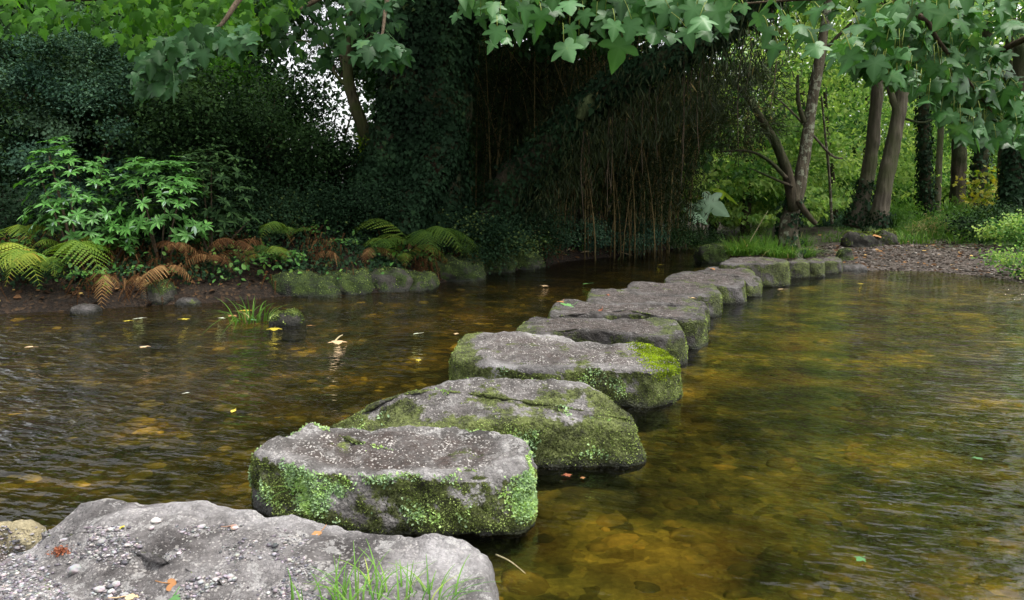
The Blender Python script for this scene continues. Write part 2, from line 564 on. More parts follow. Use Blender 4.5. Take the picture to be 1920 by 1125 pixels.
BW = beach_weight(XX, YY)
gravel_w = (BW * (1 - sstep(4.0, 6.5, DD)) * sstep(5.8, 6.8, XX) + (1 - sstep(3.5, 5, YY)))
green_w = np.clip(BW * sstep(3.5, 6, DD) + sstep(8, 20, DD) * (YY > 8), 0, 1)
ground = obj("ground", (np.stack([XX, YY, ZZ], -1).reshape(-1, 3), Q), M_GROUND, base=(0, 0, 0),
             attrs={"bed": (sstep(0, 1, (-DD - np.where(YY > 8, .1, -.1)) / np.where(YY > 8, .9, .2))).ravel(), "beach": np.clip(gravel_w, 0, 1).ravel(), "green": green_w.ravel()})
tag(ground, kind="structure")

# ------------------------------------------------------------------ water
t = NT("stream_water")
o_ = t.obj()
warp = t.noise(.5, 2, .5, o_, "Color")
wv = t.mix(.25, t.scaled(o_, (1, 1, 1), (0, 0, .35)), warp, "ADD")
rip1 = t.noise(2.4, 2, .5, t.scaled(wv, (.55, 1.3, 1)))
rip2 = t.noise(7.5, 2.5, .55, t.scaled(wv, (.6, 1.3, 1)))
sep = t.n("SeparateXYZ")
t.l(o_, sep.inputs[0])
# the current is livelier away from the line of stones
off = t.math("ABSOLUTE", t.math("ADD", t.math("SUBTRACT", sep.outputs[0], t.math("MULTIPLY", sep.outputs[1], .5)), 1.5))
lively = t.ramp(t.math("DIVIDE", off, 5.0), [(.18, (.26, .26, .26)), (.45, (.6, .6, .6)), (.72, (2.0, 2.0, 2.0))])
calm = t.mix(1.0, t.ramp(t.noise(.4, 3, .5, o_), [(.36, (.35, .35, .35)), (.62, (1, 1, 1))]), lively, "MULTIPLY")
hgt = t.math("MULTIPLY", t.math("ADD", t.math("MULTIPLY", rip1, .55), t.math("MULTIPLY", rip2, .5)), t.math("ADD", calm, .05))
bmp = t.bump(hgt, 1.0, .11)
fr = t.n("Fresnel", i_IOR=1.33)
t.l(bmp, fr.inputs["Normal"])
tr = t.n("BsdfTransparent")
tr.inputs[0].default_value = (.74, .68, .42, 1)
gl = t.n("BsdfGlossy")
gl.inputs["Roughness"].default_value = .04
gl.inputs["Color"].default_value = (.95, .97, 1, 1)
t.l(bmp, gl.inputs["Normal"])
mx = t.n("MixShader")
t.l(fr.outputs[0], mx.inputs[0])
t.l(tr.outputs[0], mx.inputs[1])
t.l(gl.outputs[0], mx.inputs[2])
M_WATER = t.out(mx.outputs[0])
water = obj("water", (np.array([(-60, -12, 0), (60, -12, 0), (60, 46, 0), (-60, 46, 0)], float), np.array([(0, 1, 2, 3)])), M_WATER, base=(0, 0, 0))
tag(water, kind="structure")

BVHS = []   # surfaces a fallen leaf can rest on


def top_at(x, y, floor=0.0):
    z = max(float(gz(x, y)), floor)
    for b in BVHS:
        hit = b.ray_cast(Vector((x, y, 3)), Vector((0, 0, -1)))
        if hit[0] is not None and hit[0].z > z:
            z = hit[0].z
    return z


def hit_ray(px, py):
    d = Vector(ray(px, py)).normalized()
    best = None
    for b in BVHS:
        h = b.ray_cast(Vector((0, 0, H)), d)
        if h[0] is not None and (best is None or h[3] < best[1]):
            best = (h[0], h[3])
    if best is not None and best[0].z > float(gz(best[0].x, best[0].y)) - .01:
        return np.array(best[0])
    return G(px, py)


# ------------------------------------------------------------------ stones
def fbm(p, f, o=4, seed=0.0):
    return noise.fractal(Vector(p) * f + Vector((seed, seed * .7, -seed)), .85, 2.1, o)


def finish_stone(name, V, T, mat, label, cat, group, base, seed, amp, mossf, tufts, tuftmats, wetz=.05, fleck=1.0, wornf=None, crust=0.0):
    me = mesh("tmp", V, T)
    nn = np.empty(len(V) * 3, np.float32)
    me.vertices.foreach_get("normal", nn)
    nn = nn.reshape(-1, 3).astype(float)
    bpy.data.meshes.remove(me)
    a1, a2, a3 = amp
    D = np.array([a1 * fbm(p, 2.2, 3, seed) + a2 * fbm(p, 9, 4, seed + 5) + a3 * noise.noise(Vector(p) * 38) + a2 * 1.5 * (noise.voronoi(Vector(p) * 4.5 + Vector((seed, 0, 0)))[0][0] - .45) for p in V])
    V = V + nn * D[:, None]
    me = mesh("tmp", V, T)
    me.vertices.foreach_get("normal", nn2 := np.empty(len(V) * 3, np.float32))
    nn = nn2.reshape(-1, 3).astype(float)
    bpy.data.meshes.remove(me)
    nz = np.array([fbm(p, 4.5, 4, seed + 11) for p in V])
    moss = np.clip(mossf(V, nn, nz), 0, 1)
    wet = 1 - sstep(wetz * .2, wetz * 1.6, V[:, 2] + .04 * nz)
    worn = np.zeros(len(V)) if wornf is None else np.clip(wornf, 0, 1) * np.clip(nn[:, 2] * 1.3 - .2, 0, 1)
    o = obj(name, (V, T), mat, base=base, attrs={"moss": moss, "wet": wet, "sub": 1 - sstep(-.05, -.01, V[:, 2]), "worn": worn, "fleck": np.clip(nn[:, 2] * 1.2, 0, 1) * fleck * (.45 + .55 * worn),
                                                "crust": np.clip(nn[:, 2], 0, 1) * crust})
    tag(o, label, cat, group)
    BVHS.append(BVHTree.FromPolygons([tuple(v) for v in V], [tuple(f) for f in T]))
    # real tufts of moss and liverwort growing on it
    tri = V[T[:, :3]]
    cen = tri.mean(1)
    fn = np.cross(tri[:, 1] - tri[:, 0], tri[:, 2] - tri[:, 0])
    area = np.linalg.norm(fn, axis=1)
    fn = norm(fn)
    tm = moss[T[:, :3]].mean(1)
    for (pname, count, size, m, wf, plabel) in tufts:
        w = area * wf(cen, fn, tm)
        w[cen[:, 2] < .015] = 0
        if w.sum() <= 0:
            continue
        k = rng.choice(len(T), count, p=w / w.sum())
        b = rng.random((count, 2))
        f = b.sum(1) > 1
        b[f] = 1 - b[f]
        p = tri[k, 0] + (tri[k, 1] - tri[k, 0]) * b[:, :1] + (tri[k, 2] - tri[k, 0]) * b[:, 1:]
        n_ = fn[k]
        dv = n_ * .7 + rdir(count) * .9 + np.array([0, 0, .25])
        nr = rdir(count) + n_ * .8
        g = leaves(Geo(), OVAL if size > .011 else TRI, p - n_ * size * .1, dv, nr, size * rng.uniform(.6, 1.3, count), np.clip(.5 + .9 * np.array([fbm(v_, 6, 3, seed + 3) for v_ in p]) + rng.normal(0, .16, count), 0, 1))
        q = obj(pname, g, m, o)
        if plabel:
            q["label"] = plabel
    return o


def slab(label, top, z, seed, moss=0.5, mat=None, r=.032, flare=.03, N=150, amp=(.03, .016, .004), dish=.0, bottom=-.42, group="stepping stones across the river",
         name="stepping_stone", cat="stepping stone", tufts=(), mossf=None, wetz=.05, fleck=1.0, wear=.8, crust=0.0, rings=(24, 7, 18)):
    pts = np.array([P(q[0], q[1], q[2] if len(q) > 2 else z) for q in top])
    ring = catmull(pts, 400, True)
    seg = np.linalg.norm(np.diff(np.vstack([ring, ring[:1]]), axis=0), axis=1)
    s = np.concatenate([[0], np.cumsum(seg)])
    u = np.linspace(0, s[-1], N, endpoint=False)
    rr = np.vstack([ring, ring[:1]])
    ring = np.stack([np.interp(u, s, rr[:, k]) for k in range(3)], 1)
    area = .5 * np.sum(ring[:, 0] * np.roll(ring[:, 1], -1) - np.roll(ring[:, 0], -1) * ring[:, 1])
    if area < 0:
        ring = ring[::-1].copy()
    tang = norm((np.roll(ring, -2, 0) - np.roll(ring, 2, 0)) * [1, 1, 0])
    nrm = np.stack([tang[:, 1], -tang[:, 0], np.zeros(N)], 1)
    C = ring.mean(0)
    inset = ring - nrm * r
    K1, K2, K3 = rings
    R = []
    wornf = np.concatenate([[wear]] + [np.full(N, wear * (1 - float(sstep(.62, .98, i / K1)))) for i in range(1, K1 + 1)] + [np.zeros(N)] * (K2 + K3))
    for i in range(1, K1 + 1):
        s_ = i / K1
        v = C + (inset - C) * s_
        w_ = 1 / (np.linalg.norm(v[:, None, :2] - inset[None, :, :2], axis=2) + 1e-4) ** 3
        v[:, 2] = (w_ * inset[None, :, 2]).sum(1) / w_.sum(1)
        v[:, 2] -= dish * (1 - s_ ** 3)
        R.append(v)
    for i in range(1, K2 + 1):
        a = i / K2 * math.pi / 2
        v = ring + nrm * (-r + r * math.sin(a))
        v[:, 2] += -r + r * math.cos(a)
        R.append(v)
    for i in range(1, K3 + 1):
        u_ = i / K3
        zz = (ring[:, 2] - r) * (1 - u_) + bottom * u_
        v = ring + nrm * (flare * math.sin(min(u_ * 1.4, 1) * math.pi * .6) - .26 * np.clip((-zz - .015) / .12, 0, 1))[:, None]
        v[:, 2] = zz
        R.append(v)
    V = np.vstack([R[0].mean(0, keepdims=True)] + R)
    T = [(0, 1 + k, 1 + (k + 1) % N) for k in range(N)]
    for i in range(len(R) - 1):
        a = 1 + i * N
        for k in range(N):
            b, c = a + k, a + (k + 1) % N
            T += [(b, b + N, c + N), (b, c + N, c)]
    T = np.array(T)
    mossf = mossf or (lambda V, n, z_: (1 - n[:, 2]) * .75 * moss * 1.5 + z_ * .7 - .12)
    return finish_stone(name, V, T, mat or S_MID, label, cat, group, (C[0], C[1], 0), seed, amp, mossf, tufts, None, wetz, fleck, wornf, crust)


def side(c, f, m):
    return np.clip(m - .35, 0, 1) * np.clip(1.1 - f[:, 2], 0, 1)


def patches(f0, thr, seed):
    def w(c, f, m):
        n_ = np.array([fbm(p, f0, 3, seed) for p in c])
        return np.clip(n_ - thr, 0, 1) * (f[:, 2] < .6) * sstep(.03, .10, c[:, 2])
    return w


# nearest slab, half buried in the gravel bank
slab("big pale grey slab on the near bank, with gravel, dead leaves and grass",
     [(60, 1012, .2), (105, 978, .26), (150, 947, .3), (200, 935, .33), (260, 930, .34), (320, 941, .33), (348, 949, .32), (385, 945, .32), (430, 951, .31), (470, 963, .3), (540, 966, .3), (620, 971, .3),
      (700, 983, .3), (780, 996, .3), (850, 1003, .3), (892, 1018, .29), (918, 1052, .28), (932, 1100, .27), (940, 1160, .26), (925, 1240, .24), (800, 1310, .22), (400, 1340, .22), (90, 1300, .2), (-60, 1200, .2), (-30, 1080, .2)],
     .3, 3.0, mat=S_NEAR, r=.05, flare=.05, N=260, amp=(.035, .016, .004), wetz=.04, crust=1.0, wear=.25, rings=(60, 8, 18),
     mossf=lambda V, n, z_: (1 - n[:, 2]) * .35 + z_ * .5 - .15 + .4 * sstep(-.1, .15, V[:, 0]) * (1 - n[:, 2]),
     tufts=[("moss_leaves", 900, .010, G_MOSS, lambda c, f, m: np.clip(m - .2, 0, 1), None)])

slab("flat stone with a worn brown top, bright liverwort clumps down its front",
     [(545, 815, .29), (585, 791, .31), (612, 797, .30), (650, 799), (720, 802), (800, 801), (880, 803), (940, 808), (975, 826), (987, 855), (980, 880, .27), (945, 890, .27), (850, 893, .27), (760, 893, .27), (680, 890, .27), (600, 881, .27), (540, 869, .27), (500, 860, .26), (478, 847, .26), (505, 828, .28)],
     .29, 9.0, r=.035, flare=.035, N=240, amp=(.03, .018, .005), dish=.02, rings=(50, 9, 30), crust=.9,
     wear=1.1,
     mossf=lambda V, n, z_: np.clip(1 - n[:, 2] * 1.4, 0, 1) * .75 + z_ * .8 - .08 + .35 * (1 - sstep(-1.3, -1.05, V[:, 0])),
     tufts=[("moss_leaves", 15000, .009, G_MOSS, side, None),
            ("liverwort_leaves", 14000, .015, G_CRESS, patches(4.2, -.04, 21.0), "bright green liverwort clumps")])

slab("humped boulder tapering to a mossy tail on its left, green along its front",
     [(618, 797, .10), (650, 785, .136), (690, 768, .198), (730, 750, .265), (775, 731, .327), (820, 714, .375), (870, 708, .385), (960, 706, .385), (1060, 710, .38), (1115, 722, .37), (1155, 742, .34), (1190, 778, .26), (1193, 793, .23), (1165, 797, .23), (1100, 790, .25), (1000, 785, .27), (900, 790, .27), (800, 806, .22), (720, 816, .16), (650, 824, .09), (612, 812, .06)],
     .36, 17.0, dish=-.03, r=.055, flare=.05, N=220, amp=(.022, .011, .006), rings=(34, 9, 26), crust=.6, wear=.35,
     mossf=lambda V, n, z_: np.clip(1 - n[:, 2] * .9, 0, 1) * .9 + z_ * .8 - .1 + .5 * sstep(.45, .7, V[:, 0]) + .5 * (1 - sstep(-.75, -.45, V[:, 0])) + .15 + .42 * (1 - sstep(4.16, 4.36, V[:, 1])),
     tufts=[("moss_leaves", 15000, .010, G_MOSS, side, None),
            ("liverwort_leaves", 1600, .019, G_CRESS, patches(5, .2, 40.0), "small bright green leaf rosettes")])

slab("long grey block whose right end wears a vivid lime moss cap",
     [(850, 650, .27), (868, 631, .3), (900, 624, .31), (1000, 625, .31), (1045, 627, .31), (1070, 635, .29), (1100, 640, .29), (1180, 641, .29), (1232, 648, .28), (1262, 668, .27), (1267, 686, .26), (1220, 694, .27), (1150, 690, .27), (1080, 690, .27), (1020, 695, .28), (960, 689, .28), (900, 681, .28), (856, 670, .27)],
     .29, 23.0, r=.04, flare=.04, N=220, amp=(.024, .018, .005), rings=(34, 9, 26), crust=.35,
     mossf=lambda V, n, z_: np.clip(1 - n[:, 2] * 1.1, 0, 1) * .95 + z_ * .8 + .08 + .7 * sstep(.95, 1.15, V[:, 0]) * sstep(.0, .4, z_ + .2) + .8 * (1 - sstep(-.42, -.2, V[:, 0])),
     tufts=[("moss_leaves", 12000, .011, G_MOSS, side, None),
            ("lime_moss_leaves", 5000, .014, G_LIMEMOSS, lambda c, f, m: sstep(.92, 1.12, c[:, 0]) * sstep(.16, .23, c[:, 2]) * (f[:, 1] < .55), "vivid lime moss cap"),
            ("liverwort_leaves", 700, .016, G_CRESS, patches(4, .3, 50.0), None)])


def far_slab(label, top, z, seed, xl, xr, mat=S_FAR, **kw):
    shift = kw.pop("shift", 0)
    x0_, x1_ = min(q[0] for q in top), max(q[0] for q in top)
    my = sum(q[1] for q in top) / len(top)
    top = [(q[0], q[1] - (shift * min(1, max(0, min(q[0] - x0_, x1_ - q[0]) - 25) / 60) if q[1] > my else 0)) + tuple(q[2:]) for q in top]
    n_tuft = kw.pop("n_tuft", 2200)
    kw.setdefault("N", 150)
    return slab(label, top, z, seed, mat=mat, rings=(20, 7, 16), amp=kw.pop("amp", (.022, .014, .005)),
                mossf=lambda V, n, z_: np.clip(1 - n[:, 2] * 1.1, 0, 1) * .7 + z_ * .8 - .05 + .55 * sstep(xr - .3, xr, V[:, 0]) + .4 * (1 - sstep(xl, xl + .25, V[:, 0])),
                tufts=[("moss_leaves", n_tuft, .013, G_MOSS, side, None)], **kw)


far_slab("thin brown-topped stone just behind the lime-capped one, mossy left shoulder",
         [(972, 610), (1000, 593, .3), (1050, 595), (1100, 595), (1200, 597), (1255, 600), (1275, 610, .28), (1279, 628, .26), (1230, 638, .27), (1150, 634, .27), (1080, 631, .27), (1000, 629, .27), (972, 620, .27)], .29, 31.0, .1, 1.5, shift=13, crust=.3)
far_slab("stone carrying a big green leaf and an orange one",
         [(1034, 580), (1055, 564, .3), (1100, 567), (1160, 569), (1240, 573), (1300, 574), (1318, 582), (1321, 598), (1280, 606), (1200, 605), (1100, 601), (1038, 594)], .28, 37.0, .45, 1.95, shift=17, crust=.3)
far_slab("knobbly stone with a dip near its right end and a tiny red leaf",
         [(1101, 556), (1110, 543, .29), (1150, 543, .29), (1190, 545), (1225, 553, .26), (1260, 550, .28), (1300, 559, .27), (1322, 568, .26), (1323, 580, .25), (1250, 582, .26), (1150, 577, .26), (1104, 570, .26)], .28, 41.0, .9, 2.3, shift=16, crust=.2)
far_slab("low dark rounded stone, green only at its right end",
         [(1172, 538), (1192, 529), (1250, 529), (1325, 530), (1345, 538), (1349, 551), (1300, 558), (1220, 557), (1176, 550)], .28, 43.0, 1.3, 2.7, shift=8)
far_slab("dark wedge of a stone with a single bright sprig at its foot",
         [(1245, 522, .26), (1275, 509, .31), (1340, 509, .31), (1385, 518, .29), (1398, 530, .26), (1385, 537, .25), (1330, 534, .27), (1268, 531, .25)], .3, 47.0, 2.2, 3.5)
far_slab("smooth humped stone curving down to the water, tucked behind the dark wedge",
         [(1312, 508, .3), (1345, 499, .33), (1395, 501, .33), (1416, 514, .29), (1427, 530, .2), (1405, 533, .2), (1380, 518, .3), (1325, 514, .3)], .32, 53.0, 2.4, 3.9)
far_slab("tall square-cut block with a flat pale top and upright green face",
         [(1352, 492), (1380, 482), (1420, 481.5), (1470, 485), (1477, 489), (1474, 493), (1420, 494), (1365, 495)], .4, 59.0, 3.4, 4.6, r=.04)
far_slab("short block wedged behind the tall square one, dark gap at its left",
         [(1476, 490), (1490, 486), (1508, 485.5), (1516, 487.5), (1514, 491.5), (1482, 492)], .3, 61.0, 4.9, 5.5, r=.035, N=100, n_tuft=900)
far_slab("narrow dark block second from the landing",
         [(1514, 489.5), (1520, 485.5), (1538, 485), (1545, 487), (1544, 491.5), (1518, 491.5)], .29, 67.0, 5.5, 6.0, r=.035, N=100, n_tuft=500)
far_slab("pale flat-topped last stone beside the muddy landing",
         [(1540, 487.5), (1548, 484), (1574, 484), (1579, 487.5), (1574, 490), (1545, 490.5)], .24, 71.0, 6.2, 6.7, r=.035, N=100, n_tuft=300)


def boulder(label, px, py, wpx, hpx, seed, mossy=.9, mat=None, depth=.85, group=None, name="boulder", cat="boulder", tufts=1500, ground_z=None, dz=0.0, size=.018, wetz=.04):
    g = G(px, py)
    d = g[1]
    big_ = 1.5 if group else 1.0
    w, h = wpx * big_ * d / F / 2, hpx * (.78 if group else 1.0) * d / F
    nu, nv = 56, 30
    V = []
    zb = max(g[2], 0) - .12 + dz
    for j in range(nv + 1):
        a = math.pi * j / nv
        for i in range(nu):
            b = 2 * math.pi * i / nu
            sx, sy, sz = math.sin(a) * math.cos(b), math.sin(a) * math.sin(b), math.cos(a)
            k = (abs(sx) ** 3.6 + abs(sy) ** 3.6 + abs(sz) ** 3.6) ** (-1 / 3.6)
            V.append((g[0] + sx * k * w, g[1] + w * depth * (1 + sy * k), zb + (h + .12) * (sz * k if sz > 0 else sz * k * .4)))
    T = []
    for j in range(nv):
        for i in range(nu):
            a_, b_ = j * nu + i, j * nu + (i + 1) % nu
            T += [(a_, a_ + nu, b_ + nu), (a_, b_ + nu, b_)]
    s = min(w, h)
    return finish_stone(name, np.array(V), np.array(T), mat or S_MOSSY, label, cat, group, (g[0], g[1] + w * depth, max(g[2], 0)), seed, (.34 * s, .12 * s, .012),
                        lambda V, n, z_: mossy * (.75 + .5 * np.clip(n[:, 2], 0, 1)) + z_ * .8, 
                        [("moss_leaves", tufts, size, G_MOSS, lambda c, f, m: np.clip(m - .3, 0, 1) * np.clip(f[:, 2] + .5, 0, 1), None)] if tufts else [], None, wetz, 0.2)


BG = "mossy boulders along the far bank"
boulder("leftmost of the rounded mossy boulders at the foot of the far bank, brightest green", 560, 556, 108, 46, 81, 1.0, group=BG)
boulder("low mossy boulder pressed against the right of the brightest one", 640, 551, 86, 42, 82, .9, group=BG)
boulder("square-faced dark boulder, bare in front with fallen leaves on its ledge", 712, 546, 76, 36, 83, .45, group=BG, tufts=700)
boulder("small boulder with a pale green patch by the water", 772, 545, 60, 42, 84, .8, group=BG)
boulder("wide mossy boulder below the yellow-green fern clump", 832, 528, 100, 46, 85, 1.0, group=BG)
boulder("tall egg-shaped mossy boulder, drooping ferns just above", 915, 513, 64, 50, 86, 1.1, group=BG)
boulder("last round mossy boulder of the far-bank row, towards the bamboo", 972, 506, 62, 38, 87, 1.0, group=BG)
boulder("dark brown rock at the foot of the rust-coloured ferns", 288, 572, 56, 34, 88, .6, tufts=600)
boulder("small flat reddish stone at the water's edge below the dead ferns", 345, 573, 44, 12, 89, .3, S_FAR, tufts=0)
boulder("dark wet stone in the mud under the yellow ferns", 150, 588, 50, 14, 90, .1, S_FAR, tufts=0)
boulder("smooth tan cobble in the left bottom corner beside the pale slab", 2, 1042, 120, 56, 91, .1, S_TAN, depth=.7, tufts=0)
boulder("weedy brown lump breaking the water among drifting leaves", 528, 612, 66, 26, 92, .7, tufts=900, size=.022)
boulder("green square block at the mouth of the side channel", 1340, 494, 54, 32, 93, .8, group=None, tufts=900)
boulder("flat pale grey rock lying at the edge of the shingle", 1604, 509, 56, 11, 94, .1, S_FAR, tufts=0)
boulder("mossy kerb-like stone at the top of the muddy landing", 1590, 490, 34, 24, 95, .9, tufts=500)
boulder("dark peaty hummock with grass above the shingle", 1640, 462, 100, 24, 96, .5, depth=.5, tufts=1800, size=.05)

# ------------------------------------------------------------------ loose ground stuff
def rock_tpl(m=6, r=3):
    V = []
    for j in range(1, r + 1):
        for i in range(m):
            a, b = math.pi * j / (r + 1), 2 * math.pi * i / m + j * .3
            V.append((math.sin(a) * math.cos(b), math.sin(a) * math.sin(b), .6 * math.cos(a)))
    V += [(0, 0, .6), (0, 0, -.6)]
    T = []
    for i in range(m):
        k = (i + 1) % m
        T += [(r * m, i, k), (r * m + 1, (r - 1) * m + k, (r - 1) * m + i)]
        for j in range(r - 1):
            a, b = j * m + i, j * m + k
            T += [(a, a + m, b + m), (a, b + m, b)]
    return np.array(V), np.array(T)


ROCK = rock_tpl()


COBBLE = rock_tpl(12, 7)


def rocks(pos, size, mat, name, tpl=ROCK, jag=.2):
    g = Geo()
    n = len(pos)
    tv, tt = tpl
    ang = rng.uniform(0, 6.28, n)
    sc = np.stack([rng.uniform(.7, 1.3, n), rng.uniform(.6, 1.1, n), rng.uniform(.4, .9, n)], 1) * np.broadcast_to(size, (n,))[:, None]
    V = tv[None] * sc[:, None, :] * rng.uniform(1 - jag, 1 + jag, (n, len(tv), 1))
    c, s = np.cos(ang)[:, None], np.sin(ang)[:, None]
    V = np.stack([V[..., 0] * c - V[..., 1] * s, V[..., 0] * s + V[..., 1] * c, V[..., 2]], -1) + pos[:, None, :]
    T = (tt[None] + (np.arange(n) * len(tv))[:, None, None]).reshape(-1, 3)
    g.add(V.reshape(-1, 3), T, np.repeat(rng.random(n), len(tv)))
    o = obj(name, g, mat, base=(0, 0, 0))
    return tag(o, kind="stuff")


t = NT("pebble")
pc = t.ramp(t.attr("rnd"), [(0, (.05, .05, .055)), (.45, (.14, .13, .14)), (.75, (.26, .24, .25)), (.96, (.31, .29, .29)), (1, (.46, .44, .42))])
M_PEB = t.out(t.principled(t.mix(.4, pc, t.noise(60, 4, .6, t.obj(), "Color"), "OVERLAY"), .85, .25))
t = NT("shingle_pebble")
pc = t.ramp(t.attr("rnd"), [(0, (.018, .015, .012)), (.5, (.042, .033, .026)), (.8, (.08, .065, .054)), (.96, (.17, .145, .13)), (1, (.32, .30, .27))])
M_SHING = t.out(t.principled(pc, .85, .25))
t = NT("riverbed_cobble")
pc = t.ramp(t.noise(1.6, 5, .6, t.obj()), [(.34, (.014, .015, .006)), (.46, (.045, .044, .014)), (.56, (.10, .088, .025)), (.68, (.24, .18, .045))])
pc = t.mix(.75, pc, t.ramp(t.attr("rnd"), [(0, (.33, .33, .31)), (.5, (.47, .46, .44)), (.9, (.75, .70, .62)), (1, (.95, .8, .7))]), "OVERLAY")
M_COB = t.out(t.principled(t.mix(.5, pc, t.ramp(t.noise(16, 5, .6, t.obj()), [(.3, (.2, .2, .15)), (.7, (.8, .75, .6))]), "OVERLAY"), .9, .2))

n = 2400
u = rng.random(n)
y = 1.6 + 12 * u ** 1.3
x = -.15 + (y * .72 + 1) * rng.uniform(-1, 1, n)
d = river_dist(x, y)
k = d < -.15
x, y = x[k], y[k]
sz = np.exp(rng.normal(-3.1, .45, len(x))).clip(.02, .11)
rocks(np.stack([x, y, gz(x, y) - sz * .3], 1), sz * 1.25, M_COB, "riverbed_stones", COBBLE, .10)

n = 10000   # loose gravel caught on the near slab and on the bank round it
px = rng.uniform(-40, 620, n)
py = rng.uniform(985, 1180, n)
pos, sz = [], []
for a, b in zip(px, py):
    w = 0.5 + noise.noise(Vector((a * .012, b * .02, 3)))
    dens = sstep(.42, .75, w) if a > 130 else 1.0 if a + (1040 - b) * .9 < 60 else .1
    if a > 420 and b < 1045:
        dens *= .35
    if rng.random() > dens:
        continue
    p = hit_ray(a, b)
    s_ = float(np.exp(rng.normal(-5.5, .5)).clip(.002, .017))
    pos.append((p[0], p[1], p[2] + s_ * .15))
    sz.append(s_)
rocks(np.array(pos), np.array(sz), M_PEB, "gravel")

n = 17000
x = rng.uniform(6.6, 13, n)
y = rng.uniform(11.5, 22, n)
d = river_dist(x, y)
k = (d > -.7) & (d < 5.2) & (rng.random(n) < sstep(-.8, .3, d))
x, y = x[k], y[k]
rocks(np.stack([x, y, gz(x, y)], 1), np.exp(rng.normal(-3.95, .55, len(x))).clip(.008, .09), M_SHING, "shingle")

# leaf litter on the banks
n = 9000
x = np.concatenate([rng.uniform(-11, 5.5, 6000), rng.uniform(5.2, 12, 3000)])
y = np.concatenate([rng.uniform(9, 19, 6000), rng.uniform(14, 22, 3000)])
d = river_dist(x, y)
k = (d > .03) & (d < np.where(x > 5.3, 5.5, 3.2)) & (rng.random(n) < np.where(x > 5.3, .35, 1))
x, y = x[k], y[k]
nr = rdir(len(x)) * .5 + [0, -.3, 1]
dv = rdir(len(x)) * [1, 1, .2]
g = leaves(Geo(), OVAL, np.stack([x, y, gz(x, y) + .012], 1), dv, nr, rng.uniform(.05, .13, len(x)), rng.random(len(x)))
M_LITTER = leaf_mat("leaf_litter", [(0, (.014, .009, .006)), (.5, (.045, .024, .013)), (.8, (.10, .052, .025)), (.95, (.22, .12, .05)), (1, (.40, .28, .09))], .1, .7, .15)
tag(obj("leaf_litter", g, M_LITTER, base=(0, 0, 0)), kind="stuff")


# low cover on the face of the far bank: ivy leaves, weeds and hanging dead fronds
def bank_points(n, x0, x1, dlo, dhi):
    x = rng.uniform(x0, x1, n * 6)
    y = rng.uniform(9, 20, n * 6)
    d = river_dist(x, y)
    k = (d > dlo) & (d < dhi) & (y > 8.5)
    x, y = x[k][:n], y[k][:n]
    return np.stack([x, y, gz(x, y)], 1)


p = bank_points(26000, -9.5, 4.8, .3, 3.4)
nz_ = vnoise(p[:, 0], p[:, 1], 1.3, 9) + rng.normal(0, .12, len(p))
p = p[nz_ > -.12]
m = len(p)
g = leaves(Geo(), IVY, p + [0, 0, .02] + rng.uniform(0, .22, (m, 1)) * [0, -.4, 1], rdir(m) * .7 + [0, -.4, -.5], rdir(m) * .5 + [0, -.7, .7], rng.uniform(.03, .075, m), np.clip(rng.normal(.5, .22, m), 0, 1))
tag(obj("ground_ivy", g, G_IVY, base=(0, 0, 0)), kind="stuff")
p = bank_points(9500, -9.5, 1.2, .08, 1.9)
p = p[vnoise(p[:, 0], p[:, 1], 1.6, 14) + rng.normal(0, .1, len(p)) > .05]
m = len(p)
g = leaves(Geo(), PINNA, p + rng.uniform(.05, .32, (m, 1)) * [0, -.3, 1], rdir(m) * .6 + [0, -.35, -1], rdir(m) * .6 + [0, -.8, .2], rng.uniform(.12, .30, m), np.clip(rng.normal(.3, .22, m), 0, 1))
tag(obj("dead_bracken", g, G_DEAD, base=(0, 0, 0)), kind="stuff")
p = bank_points(3800, -9.5, 2.5, .08, 2.2)
p = p[vnoise(p[:, 0], p[:, 1], 1.9, 21) + rng.normal(0, .1, len(p)) > .08]
m = len(p)
g = leaves(Geo(), OVAL, p + rng.uniform(.04, .35, (m, 1)) * [0, -.2, 1], rdir(m) * .7 + [0, -.4, -.1], rdir(m) * .4 + [0, -.4, .8], rng.uniform(.05, .11, m), np.clip(rng.normal(.45, .22, m), 0, 1))
tag(obj("bank_weeds", g, G_BRAMBLE, base=(0, 0, 0)), kind="stuff")


